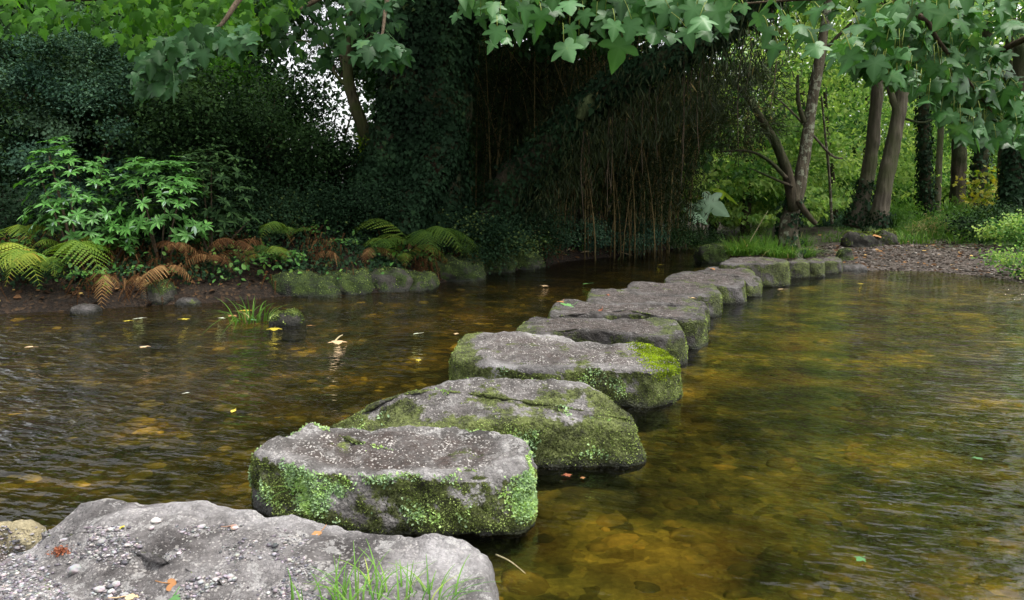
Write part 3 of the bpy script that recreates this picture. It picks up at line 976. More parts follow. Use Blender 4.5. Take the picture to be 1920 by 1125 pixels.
# ------------------------------------------------------------------ plant builders
def fern(label, px, py, length, n, mat=G_FERN, arch=.55, spread=math.pi * 2, face=-math.pi / 2, group=None, droop=1.0, name="fern", lift=0.0, base=None, pn=21):
    b = G(px, py) if base is None else np.array(base, float)
    b[2] += lift
    e = empty(name, b, label, "fern", group)
    pn = 15 if mat is G_DEAD else pn
    n = max(4, int(n * .75))
    for i in range(n):
        a = face + spread * .72 * ((i + .5) / n - .5) + rng.normal(0, .28)
        L = length * (.98 if mat is G_DEAD else 1.35) * rng.uniform(.5, 1.15)
        s = np.linspace(0, 1, 14)
        r = L * (s * .92 - .10 * s * s)
        arch_ = arch * rng.uniform(.6, 1.25)
        z = L * (arch_ * 1.9 * s - (arch_ * 1.3 + .42 * droop * rng.uniform(.5, 1.4)) * s * s)
        path = b + np.stack([np.cos(a) * r, np.sin(a) * r, z], 1)
        side_ = np.array([-math.sin(a), math.cos(a), 0])
        g = Geo()
        tube(g, path, np.linspace(.004, .0015, 14) * (length / .6), 4, rnd=.35)
        u = np.linspace(.14, .985, pn)
        pp = np.stack([np.interp(u, s, path[:, k]) for k in range(3)], 1)
        tn = norm(np.gradient(pp, axis=0))
        up = norm(np.cross(np.broadcast_to(side_, tn.shape), tn))
        up *= np.sign(up[:, 2:3] + 1e-6)
        ln = L * .33 * np.interp(u, [.1, .3, .6, 1], [.6, 1, .78, .10])
        tone = np.clip(rng.normal(.45, .24), .02, .9)
        for sg in (1, -1):
            dv = side_ * sg + tn * .45 - np.array([0, 0, .25 * droop])
            leaves(g, PINNA, pp, dv + rdir(pn) * .07, up + rdir(pn) * .15, ln * rng.uniform(.9, 1.1, pn), np.clip(tone + rng.normal(0, .12, pn) + .25 * (u > .9), 0, 1))
        obj("frond", g, mat, e)
    return e


GS = "dark shrubs on the far bank"
G_YOUNG = leaf_mat("young_shrub_leaf", [(0, (.02, .06, .014)), (.6, (.05, .13, .03)), (1, (.12, .22, .06))], .3, .4, .4)


def back(x, y, dy=1.5):
    k = (y + dy) / y
    return ground_at(x * k, y + dy)


def bush(label, px, py, R, hgt, n, mat, tpl=OVAL, size=.07, cat="shrub", name="shrub", group=None, clumps=40, base=None, sq=1.0, sig=.2, stems=4, low=0.0, upw=.6, mat_stem=None):
    b = G(px, py) if base is None else np.array(base, float)
    e = empty(name, b, label, cat, group)
    c = rdir(clumps) * rng.uniform(.35, 1, (clumps, 1)) ** .6
    c = c * [R, R * sq, hgt * (.5 - low / 2)] + [0, 0, hgt * (.5 + low / 2)]
    per = rng.multinomial(n, rng.dirichlet(np.full(clumps, 3.0)))
    ci = np.repeat(np.arange(clumps), per)
    off = rng.normal(size=(n, 3)) * [sig * R, sig * R, sig * R * .6]
    p = b + c[ci] + off
    out = norm(c[ci] - [0, 0, hgt * .4] + off)
    dv = out * .6 + rdir(n) * .7 - [0, 0, .2]
    nr = rdir(n) * .55 + np.array([0, -.25, upw]) + out * .3
    tone = rng.normal(.45, .27, clumps)[ci] + rng.normal(0, .09, n)
    k = p[:, 2] > np.maximum(gz(p[:, 0], p[:, 1]), 0) + .01
    g = leaves(Geo(), tpl, p[k], dv[k], nr[k], size * rng.uniform(.6, 1.25, k.sum()), np.clip(tone[k], 0, 1))
    obj("foliage", g, mat, e)
    if group == GS:
        m_ = int(n * .035)
        cz = c[rng.integers(clumps, size=m_ // 9 + 1)]
        q = b + np.repeat(cz, 9, 0)[:m_] * 1.03 + rng.normal(size=(m_, 3)) * .11
        obj("young_leaves", leaves(Geo(), LANCE, q, rdir(m_) * .7 + [0, -.4, .1], rdir(m_) * .4 + [0, -.4, .8], size * rng.uniform(.9, 1.7, m_), np.clip(rng.normal(.45, .25, m_), 0, 1)), G_YOUNG, e)
    for i in range(stems):
        q = c[rng.integers(clumps)]
        h = Geo()
        tube(h, [b + [0, 0, -.05], b + q * [.4, .4, .5] + rng.normal(0, .06, 3) * R, b + q * .95], [.018 * R + .006, .012 * R + .004, .004], 5, 8)
        obj("stem", h, mat_stem or B_TWIG, e)
    return e


def whorl_bush(label, px, py, R, hgt, n, mat=G_RHODO, size=.13, group=None, base=None, name="rhododendron", cat="shrub"):
    b = G(px, py) if base is None else np.array(base, float)
    e = empty(name, b, label, cat, group)
    c = rdir(n)
    c[:, 2] = np.abs(c[:, 2]) * 1.7 - .75
    c = norm(c) * rng.uniform(.55, 1, (n, 1)) * [R, R * .8, hgt * .5] + [0, 0, hgt * .52]
    ax = norm(norm(c - [0, 0, hgt * .3]) * .8 + [0, -.25, .55] + rdir(n) * .3)
    g = Geo()
    for j in range(8):
        a = 2 * math.pi * j / 8 + rng.uniform(0, .8, n)
        u = norm(np.cross(ax, [0.2, .5, .83]))
        v = np.cross(ax, u)
        dv = u * np.cos(a)[:, None] + v * np.sin(a)[:, None] + ax * .35 - [0, 0, .15]
        leaves(g, LANCE, b + c, dv, ax + rdir(n) * .2, size * rng.uniform(.7, 1.2, n), np.clip(rng.normal(.5, .2, n) + (rng.random(n) > .96) * .4, 0, 1))
    obj("foliage", g, mat, e)
    for i in range(5):
        q = c[rng.integers(n)]
        h = Geo()
        tube(h, [b + [0, 0, -.05], b + q * [.5, .5, .5], b + q * .97], [.02, .014, .006], 5, 8)
        obj("stem", h, B_TWIG, e)
    return e


def bramble(label, px, py, L, n, mat=G_BRAMBLE, size=.075, group="bramble sprays on the far bank", name="bramble"):
    b = G(px, py)
    e = empty(name, b, label, "bramble", group)
    for i in range(n):
        a = rng.uniform(-math.pi, 0)
        l_ = L * rng.uniform(.7, 1.2)
        s = np.linspace(0, 1, 10)
        path = b + np.stack([np.cos(a) * l_ * s * .8, np.sin(a) * l_ * s * .8, l_ * (1.1 * s - .95 * s * s)], 1)
        h = tube(Geo(), path, np.linspace(.006, .002, 10), 4)
        st = obj("stem", h, B_TWIG, e)
        g = Geo()
        u = np.linspace(.25, 1, 8)
        pp = np.stack([np.interp(u, s, path[:, k]) for k in range(3)], 1)
        for j in range(3):
            ang = a + (j - 1) * 1.1 + rng.normal(0, .4, len(u)) + np.where(np.arange(len(u)) % 2, .8, -.8)
            dv = np.stack([np.cos(ang), np.sin(ang), np.full(len(u), -.25)], 1)
            leaves(g, OVAL, pp + dv * .02, dv, rdir(len(u)) * .35 + [0, -.35, .8], size * rng.uniform(.7, 1.3, len(u)), np.clip(rng.normal(.55, .22, len(u)), 0, 1))
        obj("leaves", g, mat, st)
    return e


def blades(g, base, n, R, L, bend=.5, w=.012, rnd=.5):
    for i in range(n):
        a, r = rng.uniform(0, 6.28), R * math.sqrt(rng.random())
        p = base + np.array([math.cos(a) * r, math.sin(a) * r, 0])
        a2 = a + rng.normal(0, .7)
        l_ = L * rng.uniform(.5, 1.15)
        o = np.array([math.cos(a2), math.sin(a2), 0])
        s_ = np.array([-o[1], o[0], 0])
        s = np.linspace(0, 1, 6)
        bd = bend * rng.uniform(.15, 2.0)
        path = p + o * (bd * s ** 1.8 * l_)[:, None] + np.array([0, 0, 1]) * ((s - .45 * bd * s ** 2.4) * l_)[:, None]
        ww = w * (1 - s ** 1.5) + .0006
        V = np.concatenate([path + s_ * ww[:, None], path - s_ * ww[:, None]])
        T = []
        for k in range(5):
            T += [(k, k + 1, k + 7), (k, k + 7, k + 6)]
        g.add(V, T, np.clip(rnd + rng.normal(0, .22), 0, 1))


def tuft(label, px, py, n, R, L, mat=G_GRASS, bend=.5, group=None, w=.008, base=None):
    b = G(px, py) if base is None else np.array(base, float)
    g = Geo()
    blades(g, b, n, R, L, bend, w)
    return tag(obj("grass_tuft", g, mat, base=b), label, "grass tuft", group)


# ------------------------------------------------------------------ far-bank ferns, brambles, rhododendrons
GF, GD = "yellow-green ferns on the far bank", "rust-brown dead ferns on the far bank"
fern("big yellow-green fern at the extreme left, fronds arching over the mud", 5, 500, 1.0, 9, group=GF, base=ground_at(-7.06, 10.35) + [0, 0, 0.2])
fern("large yellow-green fern with one long frond reaching right above the mud", 85, 492, 1.05, 10, group=GF, base=ground_at(-6.39, 10.3) + [0, 0, 0.22])
fern("pale fern higher up, above the big one at the extreme left", 18, 442, 0.7, 7, group=GF, base=ground_at(-7.33, 10.9) + [0, 0, 0.35])
fern("thin olive fern above the long-fronded yellow one", 128, 430, 0.6, 8, group=GF, base=ground_at(-6.42, 10.8) + [0, 0, 0.25])
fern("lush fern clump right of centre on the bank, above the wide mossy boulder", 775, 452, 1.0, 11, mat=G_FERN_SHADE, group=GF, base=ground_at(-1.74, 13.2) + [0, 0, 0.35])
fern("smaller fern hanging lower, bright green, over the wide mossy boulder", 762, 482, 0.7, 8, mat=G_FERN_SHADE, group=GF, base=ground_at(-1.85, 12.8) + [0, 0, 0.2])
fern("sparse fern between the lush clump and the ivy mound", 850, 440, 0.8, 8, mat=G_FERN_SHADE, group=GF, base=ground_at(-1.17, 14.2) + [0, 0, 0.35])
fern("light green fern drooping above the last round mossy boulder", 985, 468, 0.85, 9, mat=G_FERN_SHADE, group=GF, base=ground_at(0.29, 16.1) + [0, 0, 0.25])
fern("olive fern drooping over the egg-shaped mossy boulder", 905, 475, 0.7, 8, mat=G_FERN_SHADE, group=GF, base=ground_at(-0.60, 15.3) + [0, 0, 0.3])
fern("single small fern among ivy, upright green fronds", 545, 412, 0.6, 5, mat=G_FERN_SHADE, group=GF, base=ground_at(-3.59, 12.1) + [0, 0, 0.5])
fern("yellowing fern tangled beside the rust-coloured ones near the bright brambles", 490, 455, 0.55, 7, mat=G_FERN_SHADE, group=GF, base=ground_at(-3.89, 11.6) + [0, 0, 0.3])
fern("dead fern flopped over the dark brown rock", 312, 500, 0.69, 10, G_DEAD, base=ground_at(-4.95, 10.7) + [0, 0, 0.3], arch=.25, group=GD, droop=1.6, name="dead_fern")
fern("wide fluffy orange-brown dead fern left of the brightest mossy boulder", 400, 505, 0.80, 12, G_DEAD, base=ground_at(-4.48, 11.2) + [0, 0, 0.25], arch=.45, group=GD, droop=1.3, name="dead_fern")
fern("taller rusty dead fern beneath the bramble leaves", 440, 455, 0.69, 9, G_DEAD, base=ground_at(-4.19, 11.4) + [0, 0, 0.5], arch=.3, group=GD, droop=1.6, name="dead_fern")
fern("dangling dead fronds under the long-fronded yellow fern", 195, 515, 0.52, 7, G_DEAD, base=ground_at(-5.63, 10.3) + [0, 0, 0.25], arch=.1, group=GD, droop=2.0, name="dead_fern")
fern("thin dead fronds trailing to the mud, third clump from the left", 252, 520, 0.52, 7, G_DEAD, base=ground_at(-5.29, 10.5) + [0, 0, 0.22], arch=.1, group=GD, droop=2.0, name="dead_fern")
fern("upper brown fern hanging under the rhododendron", 318, 465, 0.52, 7, G_DEAD, base=ground_at(-4.91, 10.9) + [0, 0, 0.55], arch=.25, group=GD, droop=1.7, name="dead_fern")
fern("reddish dead fronds over the square-faced boulder", 700, 480, 0.57, 8, G_DEAD, base=ground_at(-2.32, 12.5) + [0, 0, 0.3], arch=.1, group=GD, droop=2.0, name="dead_fern")
fern("brown dead fern between the brightest mossy boulder and the ivy", 610, 485, 0.57, 7, G_DEAD, base=ground_at(-3.02, 12.1) + [0, 0, 0.3], arch=.15, group=GD, droop=1.9, name="dead_fern")
fern("small brown fronds between the egg-shaped boulder and the wide one", 872, 482, 0.52, 6, G_DEAD, base=ground_at(-0.90, 14.3) + [0, 0, 0.3], arch=.15, group=GD, droop=1.8, name="dead_fern")
fern("dark hanging fern on the bank top below the big tree", 712, 335, .8, 9, G_RHODO, .35, droop=1.3, pn=15)
for lb, px, py, L, n in [
        ("bright bramble spray below the rhododendron, pale green leaves in a chain", 232, 470, .55, 4),
        ("bramble with round green leaves among the dead ferns", 285, 515, .5, 5),
        ("vivid bramble spray next to the brightest mossy boulder", 512, 495, .6, 5),
        ("bramble with large leaves leaning out above the brightest mossy boulder", 545, 492, .6, 4),
        ("bramble with yellow-green leaves above the tall rusty fern", 460, 420, .5, 4),
        ("bluish bramble at the upper left under the dark shrubs", 55, 345, .7, 6),
        ("sparse bramble climbing the ivy, right of the rusty ferns", 590, 440, .55, 5),
        ("low bramble rooted near the small fern in the ivy", 640, 462, .5, 4),
        ("bramble hugging the mud between the yellow ferns and the dead ones", 165, 520, .4, 4),
        ("bramble at the extreme left edge beneath the pale fern", 15, 470, .5, 4),
        ("bramble sprig behind the fluffy orange-brown fern", 375, 480, .5, 4)]:
    bramble(lb, px, py, L, n)
GR = "rhododendrons on the far bank"
whorl_bush("brightest rhododendron, star-shaped light green rosettes at the left", 148, 402, .68, 1.85, 150, group=GR, base=ground_at(-6.38, 10.9))
whorl_bush("rhododendron with pale glossy leaf undersides, right of the brightest one", 300, 415, .8, 1.75, 150, group=GR, size=.15, base=ground_at(-5.33, 11.3))
whorl_bush("dim rhododendron above and behind the glossy one", 390, 395, .8, 1.8, 130, mat=G_DARK, group=GR, size=.14, base=ground_at(-4.80, 11.9))
whorl_bush("little rhododendron shoot hanging above the dead ferns", 205, 432, .35, .6, 26, group=GR, base=ground_at(-5.88, 10.9) + [0, 0, 0.1])

# dark shrubs behind them
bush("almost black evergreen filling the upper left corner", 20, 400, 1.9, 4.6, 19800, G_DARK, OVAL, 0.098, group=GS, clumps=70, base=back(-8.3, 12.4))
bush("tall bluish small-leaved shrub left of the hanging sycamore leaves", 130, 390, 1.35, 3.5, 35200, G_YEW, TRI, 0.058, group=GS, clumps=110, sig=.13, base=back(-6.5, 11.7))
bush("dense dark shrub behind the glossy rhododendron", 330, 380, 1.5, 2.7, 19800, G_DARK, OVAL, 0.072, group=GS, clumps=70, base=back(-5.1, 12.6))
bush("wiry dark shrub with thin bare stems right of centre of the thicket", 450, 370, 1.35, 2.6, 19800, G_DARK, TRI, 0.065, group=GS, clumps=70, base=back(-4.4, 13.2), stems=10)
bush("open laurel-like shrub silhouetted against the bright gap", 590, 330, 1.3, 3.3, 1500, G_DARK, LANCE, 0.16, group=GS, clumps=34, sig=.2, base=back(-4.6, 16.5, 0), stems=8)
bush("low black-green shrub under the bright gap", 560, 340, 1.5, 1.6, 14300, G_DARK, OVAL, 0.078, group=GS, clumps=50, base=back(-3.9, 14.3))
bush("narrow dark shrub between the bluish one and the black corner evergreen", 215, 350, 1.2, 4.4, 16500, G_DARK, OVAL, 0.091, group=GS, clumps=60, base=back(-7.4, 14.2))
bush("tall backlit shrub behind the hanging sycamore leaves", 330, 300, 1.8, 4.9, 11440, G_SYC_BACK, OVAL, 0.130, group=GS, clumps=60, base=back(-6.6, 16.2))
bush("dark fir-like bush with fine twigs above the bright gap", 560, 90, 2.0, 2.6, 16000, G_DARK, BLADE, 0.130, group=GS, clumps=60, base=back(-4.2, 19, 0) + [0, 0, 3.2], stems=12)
# ivy mounds and low growth
GI = "ivy mounds on the far bank"
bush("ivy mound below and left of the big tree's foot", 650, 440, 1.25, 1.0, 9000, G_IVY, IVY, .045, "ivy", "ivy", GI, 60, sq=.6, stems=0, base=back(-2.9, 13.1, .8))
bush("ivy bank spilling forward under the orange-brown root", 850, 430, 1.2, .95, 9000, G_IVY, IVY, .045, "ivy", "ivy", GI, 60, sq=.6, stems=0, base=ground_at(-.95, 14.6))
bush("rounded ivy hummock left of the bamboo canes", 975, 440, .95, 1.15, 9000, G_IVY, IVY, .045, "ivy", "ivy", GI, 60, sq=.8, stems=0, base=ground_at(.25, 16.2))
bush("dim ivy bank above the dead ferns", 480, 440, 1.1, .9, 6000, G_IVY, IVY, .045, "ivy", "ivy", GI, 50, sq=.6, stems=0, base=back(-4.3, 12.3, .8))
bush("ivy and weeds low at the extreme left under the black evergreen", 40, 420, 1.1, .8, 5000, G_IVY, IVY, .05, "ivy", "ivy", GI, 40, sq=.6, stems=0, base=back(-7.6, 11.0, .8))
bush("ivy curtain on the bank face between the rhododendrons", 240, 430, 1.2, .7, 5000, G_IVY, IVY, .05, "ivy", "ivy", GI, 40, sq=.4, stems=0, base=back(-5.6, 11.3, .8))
GL = "low bushes at the foot of the bamboo"
bush("grey-green low bush at the left foot of the bamboo", 1085, 440, .75, .75, 4000, G_YEW, OVAL, .05, "low bush", "low_bush", GL, 40, base=ground_at(1.75, 18.6))
bush("grey-green low bush hanging to the water below the middle of the bamboo", 1175, 455, .85, .75, 4500, G_YEW, OVAL, .05, "low bush", "low_bush", GL, 40, base=ground_at(3.1, 19.8))
bush("dark low bush at the right foot of the bamboo, overhanging the channel", 1245, 450, .95, .9, 4500, G_DARK, OVAL, .05, "low bush", "low_bush", GL, 40, base=ground_at(4.6, 21.9))
bush("blue-green bush at the bend of the side channel", 1320, 440, .8, .55, 3600, G_DARK, OVAL, .055, "low bush", "low_bush", GL, 50, base=ground_at(6.0, 24.0))
# dry bamboo litter on the slope
n = 420
px, py = rng.uniform(1020, 1260, n), rng.uniform(415, 478, n)
pos = np.array([G(a, b) for a, b in zip(px, py)])
pos = pos[pos[:, 2] > .03] + [0, 0, .05]
m = len(pos)
g = leaves(Geo(), BLADE, pos, rdir(m) * [1, .6, .5] + [0, 0, -.2], rdir(m) * .6 + [0, -.6, .6], rng.uniform(.15, .4, m), rng.random(m))
tag(obj("bamboo_litter", g, leaf_mat("dry_bamboo_litter", [(0, (.04, .026, .014)), (.6, (.12, .08, .045)), (1, (.40, .31, .19))], .15, .7, .2), base=(0, 0, 0)), kind="stuff")


# ------------------------------------------------------------------ trees
def ivy_on(path, radii, n, lo, hi, size, mat=G_IVY, thick=.08):
    path = catmull(path, 60)
    rad = np.interp(np.linspace(0, 1, 60), np.linspace(0, 1, len(radii)), radii)
    u = rng.uniform(lo, hi, n) * 59
    p = np.stack([np.interp(u, np.arange(60), path[:, k]) for k in range(3)], 1)
    r = np.interp(u, np.arange(60), rad)
    tn = norm(np.gradient(path, axis=0))[u.astype(int)]
    a = rng.uniform(0, 6.28, n)
    x = norm(np.cross(tn, [.3, .9, .1]))
    y_ = np.cross(x, tn)
    out = x * np.cos(a)[:, None] + y_ * np.sin(a)[:, None]
    q = p + out * (r + np.abs(rng.normal(0, thick, n)) + .01)[:, None]
    return leaves(Geo(), IVY, q, rdir(n) * .6 + [0, 0, -.8] + out * .3, out + rdir(n) * .5 + [0, 0, .3], size * np.exp(rng.normal(0, .35, n)), np.clip(.45 + .7 * vnoise(q[:, 0] + q[:, 1], q[:, 2], 2.2, 5) + rng.normal(0, .12, n), 0, 1))


def crown_geo(centers, radii, n, size, tpl=OVAL, clumps=60, flat=.6, sig=.16, mean=.52):
    g = Geo()
    centers, radii = np.atleast_2d(centers), np.asarray(radii, float)
    for c, r in zip(centers, radii):
        r = np.broadcast_to(r, (3,))
        k = int(clumps / len(centers)) + 1
        m = int(n / len(centers))
        cc = rdir(k) * rng.uniform(.3, 1, (k, 1)) ** .5
        ci = rng.integers(k, size=m)
        off = rng.normal(size=(m, 3)) * [sig, sig, sig * flat]
        p = c + (cc[ci] + off) * r
        out = norm(cc[ci] + off)
        tone = rng.normal(mean, .2, k)[ci] + rng.normal(0, .12, m)
        leaves(g, tpl, p, out * .5 + rdir(m) * .8 - [0, 0, .3], rdir(m) * .5 + [0, -.2, .75] + out * .2, size * rng.uniform(.6, 1.3, m), np.clip(tone, 0, 1))
    return g


def tree(label, path, radii, crowns, mat=B_BROWN, leafmat=G_WOOD, group=None, ivy=0, branches=(), n=5000, size=.16, segs=14, rough=.18, tpl=OVAL, ivyrange=(0, .9), name="tree", clumps=60, ivysize=.09, sig=.16, ivymat=None):
    path = np.asarray(path, float)
    b = path[0] * [1, 1, 0] + [0, 0, float(gz(path[0][0], path[0][1]))]
    e = empty(name, b, label, "tree", group)
    s = rng.uniform(0, 50)
    obj("trunk", tube(Geo(), path, radii, segs, max(24, len(path) * 8), rough, seed=s), mat, e)
    for bp, br, *bm in branches:
        obj("branch", tube(Geo(), bp, br, 8, 20, rough * .7, seed=s), bm[0] if bm else mat, e)
    if ivy:
        obj("ivy", ivy_on(path, radii, ivy, *ivyrange, ivysize), ivymat or G_IVY, e)
    if len(crowns):
        obj("crown", crown_geo([c[:3] for c in crowns], [c[3:] for c in crowns], n, size, tpl, clumps, sig=sig), leafmat, e)
    return e


# --- the big old tree on the far bank
D0 = 15.2
big_path = [PD(775, 430, D0) + [0, 0, -.3], PD(785, 380, D0), PD(790, 250, D0), PD(800, 120, D0), PD(805, 0, D0), PD(800, -160, D0), PD(815, -420, D0)]
big_rad = [1.15, .95, .80, .80, .86, .8, .62]
big = tree("huge dark old tree on the far bank, ivy up its trunk", big_path, big_rad,
           [(-1.5, 15.5, 9.0, 4.5, 4, 2.6), (1.6, 15.0, 8.6, 4.2, 4.2, 2.4), (3.6, 19, 8.2, 4, 4.5, 2.6)],
           B_DARK, G_SYC_BACK, ivy=26000, n=13000, size=.30, segs=40, rough=.30, ivyrange=(.02, .8), name="old_tree", clumps=140, ivysize=.075,
           branches=[([PD(815, -40, D0), PD(900, -120, 14), PD(1000, -170, 13)], [.35, .25, .12]),
                     ([PD(770, -60, D0), PD(560, -160, 14.5), PD(300, -230, 14)], [.38, .26, .12])])
# orange-brown buttress root sweeping down to the left
obj("root", tube(Geo(), [PD(842, 150, D0 + .2), PD(840, 250, D0 - .5), PD(815, 310, D0 - .95), PD(785, 370, D0 - 1.2), PD(748, 440, D0 - 1.6)], [.16, .24, .28, .24, .18], 20, 40, .5), B_ROOT, big)
obj("root", tube(Geo(), [PD(745, 180, D0 - .4), PD(725, 290, D0 - .5), PD(705, 345, D0 - .7), PD(680, 385, D0 - .9)], [.25, .34, .34, .2], 20, 40, .35), B_DARK, big)


rp = [PD(745, 180, D0 - .4), PD(725, 290, D0 - .5), PD(705, 345, D0 - .7), PD(680, 385, D0 - .9)]
obj("ivy", ivy_on(rp, [.25, .34, .34, .2], 4500, 0, 1, .07), G_IVY, big)
rp = [PD(842, 150, D0 + .2), PD(840, 250, D0 - .5), PD(815, 310, D0 - .95), PD(785, 370, D0 - 1.2), PD(748, 440, D0 - 1.6)]
obj("ivy", ivy_on(rp, [.16, .24, .28, .24, .18], 6500, 0, 1, .06), G_IVY, big)


def hang(parent, path, radii, items, mat_leaf, tpl=SYC, size_tone=None, petiole=True, face=(-.05, -.62, .78), droop=(0, -.45, -.9), mat_b=B_TWIG, jit=.45):
    """a bough of the parent tree and the leaves that hang from it: items = (point, leaf size)"""
    br = obj("branch", tube(Geo(), path, radii, 8, 28, .1), mat_b, parent)
    if parent.name == "sycamore":    # the bough is leafy all the way back to its trunk
        far_ = catmull(path, 80)[8:]
        far_ = far_[(far_[:, 0] / far_[:, 1] > .80) | (far_[:, 1] < .4)]
        if len(far_):
            q_ = far_[rng.integers(len(far_), size=110)] + rng.normal(size=(110, 3)) * [.3, .3, .16]
            q_ = q_[(q_[:, 0] / q_[:, 1] > .80) | (q_[:, 1] < .4)]
            items = list(items) + [(p_, rng.uniform(.09, .15)) for p_ in q_]
    pos = np.array([i[0] for i in items])
    sz = np.array([i[1] for i in items])
    n = len(pos)
    face, droop = np.array(face), np.array(droop)
    dv = norm(droop + rdir(n) * jit * 1.1)
    nr = norm(face + rdir(n) * jit)
    sz = sz * np.exp(rng.normal(0, .16, n))
    which = rng.integers(3, size=n) if tpl is SYC else np.zeros(n, int)
    tn_ = np.clip(rng.normal(.44, .24, n), 0, .72) + (rng.random(n) > .992) * .25
    g = Geo()
    for w_, tp_ in enumerate((tpl, SYC_B, SYC_C)):
        q_ = which == w_
        leaves(g, tp_, pos[q_] - dv[q_] * sz[q_, None] * .35, dv[q_], nr[q_], sz[q_], tn_[q_], SYC_TONE if tpl is SYC else None)
    if petiole:
        pth = catmull(path, 60)
        for p, d_, s_ in zip(pos, dv, sz):
            a = p - d_ * s_ * .35
            near = pth[np.argmin(np.linalg.norm(pth - (a + [0, 0, .12]), axis=1))]
            v = near - a
            L = np.linalg.norm(v)
            up = a + v / max(L, 1e-6) * min(L, s_ * 1.1) + [0, 0, s_ * .12]
            tube(g, [a, (a + up) / 2 + [0, 0, .01], up], [.0022, .002, .0018], 4, rnd=.97)
    obj("leaves", g, mat_leaf, br)
    return br


def scatter(poly_px, n, dlo, dhi, smin, smax, dslope=None):
    """points inside a drooping curtain of twigs"""
    q = np.array(poly_px, float)
    out = []
    while len(out) < n:
        a = rng.uniform(q[:, 0].min(), q[:, 0].max())
        b = rng.uniform(q[:, 1].min(), q[:, 1].max())
        ins = False
        for i in range(len(q)):
            (x1, y1), (x2, y2) = q[i], q[(i + 1) % len(q)]
            if (y1 > b) != (y2 > b) and a < (x2 - x1) * (b - y1) / (y2 - y1) + x1:
                ins = not ins
        if ins:
            d_ = rng.uniform(dlo, dhi) if dslope is None else dslope(a, b) * rng.uniform(.93, 1.07)
            out.append((PD(a, b, d_), rng.uniform(smin, smax)))
    return out


# sycamore leaves hanging from the big tree, this side of the shrubs
it = scatter([(240, 150), (300, 70), (380, 60), (475, 50), (475, 95), (430, 100), (350, 125), (330, 170), (245, 190)], 90, 8.3, 9.0, .15, .21)
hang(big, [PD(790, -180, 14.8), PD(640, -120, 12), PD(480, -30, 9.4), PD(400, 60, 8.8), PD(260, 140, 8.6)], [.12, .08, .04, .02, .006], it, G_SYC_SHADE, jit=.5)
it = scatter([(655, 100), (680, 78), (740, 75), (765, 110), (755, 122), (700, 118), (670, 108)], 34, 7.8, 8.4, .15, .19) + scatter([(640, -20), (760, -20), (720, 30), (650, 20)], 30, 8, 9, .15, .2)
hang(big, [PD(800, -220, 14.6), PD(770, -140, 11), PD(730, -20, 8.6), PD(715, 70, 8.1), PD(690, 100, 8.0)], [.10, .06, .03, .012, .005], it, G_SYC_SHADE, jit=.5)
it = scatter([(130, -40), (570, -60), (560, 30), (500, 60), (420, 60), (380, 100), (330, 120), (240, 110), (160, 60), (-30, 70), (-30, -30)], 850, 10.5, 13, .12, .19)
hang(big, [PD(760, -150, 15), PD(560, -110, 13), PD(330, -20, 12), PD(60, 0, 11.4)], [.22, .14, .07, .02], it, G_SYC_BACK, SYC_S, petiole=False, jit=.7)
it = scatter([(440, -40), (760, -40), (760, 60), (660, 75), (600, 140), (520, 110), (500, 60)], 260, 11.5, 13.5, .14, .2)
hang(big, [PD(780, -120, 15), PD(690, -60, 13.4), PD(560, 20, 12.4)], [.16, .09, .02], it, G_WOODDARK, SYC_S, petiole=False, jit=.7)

# --- leaning ivy-clad tree that crosses in front of the bamboo
lp = [PD(915, 425, 16.2) + [0, 0, -.3], PD(960, 355, 16.0), PD(1040, 270, 15.6), PD(1115, 185, 15.0), PD(1210, 130, 14.4), PD(1350, 60, 13.8), PD(1480, -40, 13.2)]
lean = tree("dark tree leaning far to the right across the front of the bamboo", lp, [.55, .42, .33, .25, .20, .15, .10],
            [(3.2, 14.5, 5.6, 2.4, 2.0, .9), (1.4, 15.2, 5.2, 1.8, 1.6, .8)], B_DARK, G_WOODDARK, ivy=9500, n=5200, size=.14, rough=.3, ivyrange=(0, .97), name="leaning_tree", ivysize=.065, segs=20)
lpc = catmull(lp, 80)
for i in range(34):
    q = lpc[rng.integers(26, 78)] + rng.normal(0, .12, 3)
    L = rng.uniform(.8, 2.4)
    L = min(L, q[2] - float(gz(q[0], q[1])) - .1)
    sw = rng.normal(0, .10, 2)
    obj("vine", tube(Geo(), [q, q + [sw[0], sw[1], -L * .5], q + [sw[0] * .4, sw[1], -L]], [.008, .007, .004], 4, 10), B_TWIG, lean)
q = lpc[rng.integers(14, 76, 4200)]
L = rng.uniform(.1, 1.5, len(q)) ** 1.0
p = q + np.stack([rng.normal(0, .3, len(q)), rng.normal(-.1, .25, len(q)), -L + .25], 1)
obj("hanging_foliage", leaves(Geo(), BLADE, p, rdir(len(q)) * .5 + [0, -.1, -.9], rdir(len(q)) + [0, -.3, .4], rng.uniform(.12, .26, len(q)), np.clip(rng.normal(.4, .22, len(q)), 0, 1)), G_BAMBOO, lean)
obj("moss_patch", tube(Geo(), [PD(1085, 222, 14.86), PD(1100, 198, 14.80), PD(1118, 172, 14.74)], [.10, .15, .09], 10, 12, .3), bark_mat("pale_moss_patch", (.035, .05, .018), (.085, .11, .045)), lean)
bush("fine drooping foliage at the top right of the bamboo, dark against the wood", 1340, 150, 1.15, 2.3, 6000, G_BAMBOO, BLADE, .17, "shrub", "drooping_shrub", None, 60, base=ground_at(5.0, 17.2) + [0, 0, 2.4], stems=0, upw=.3)

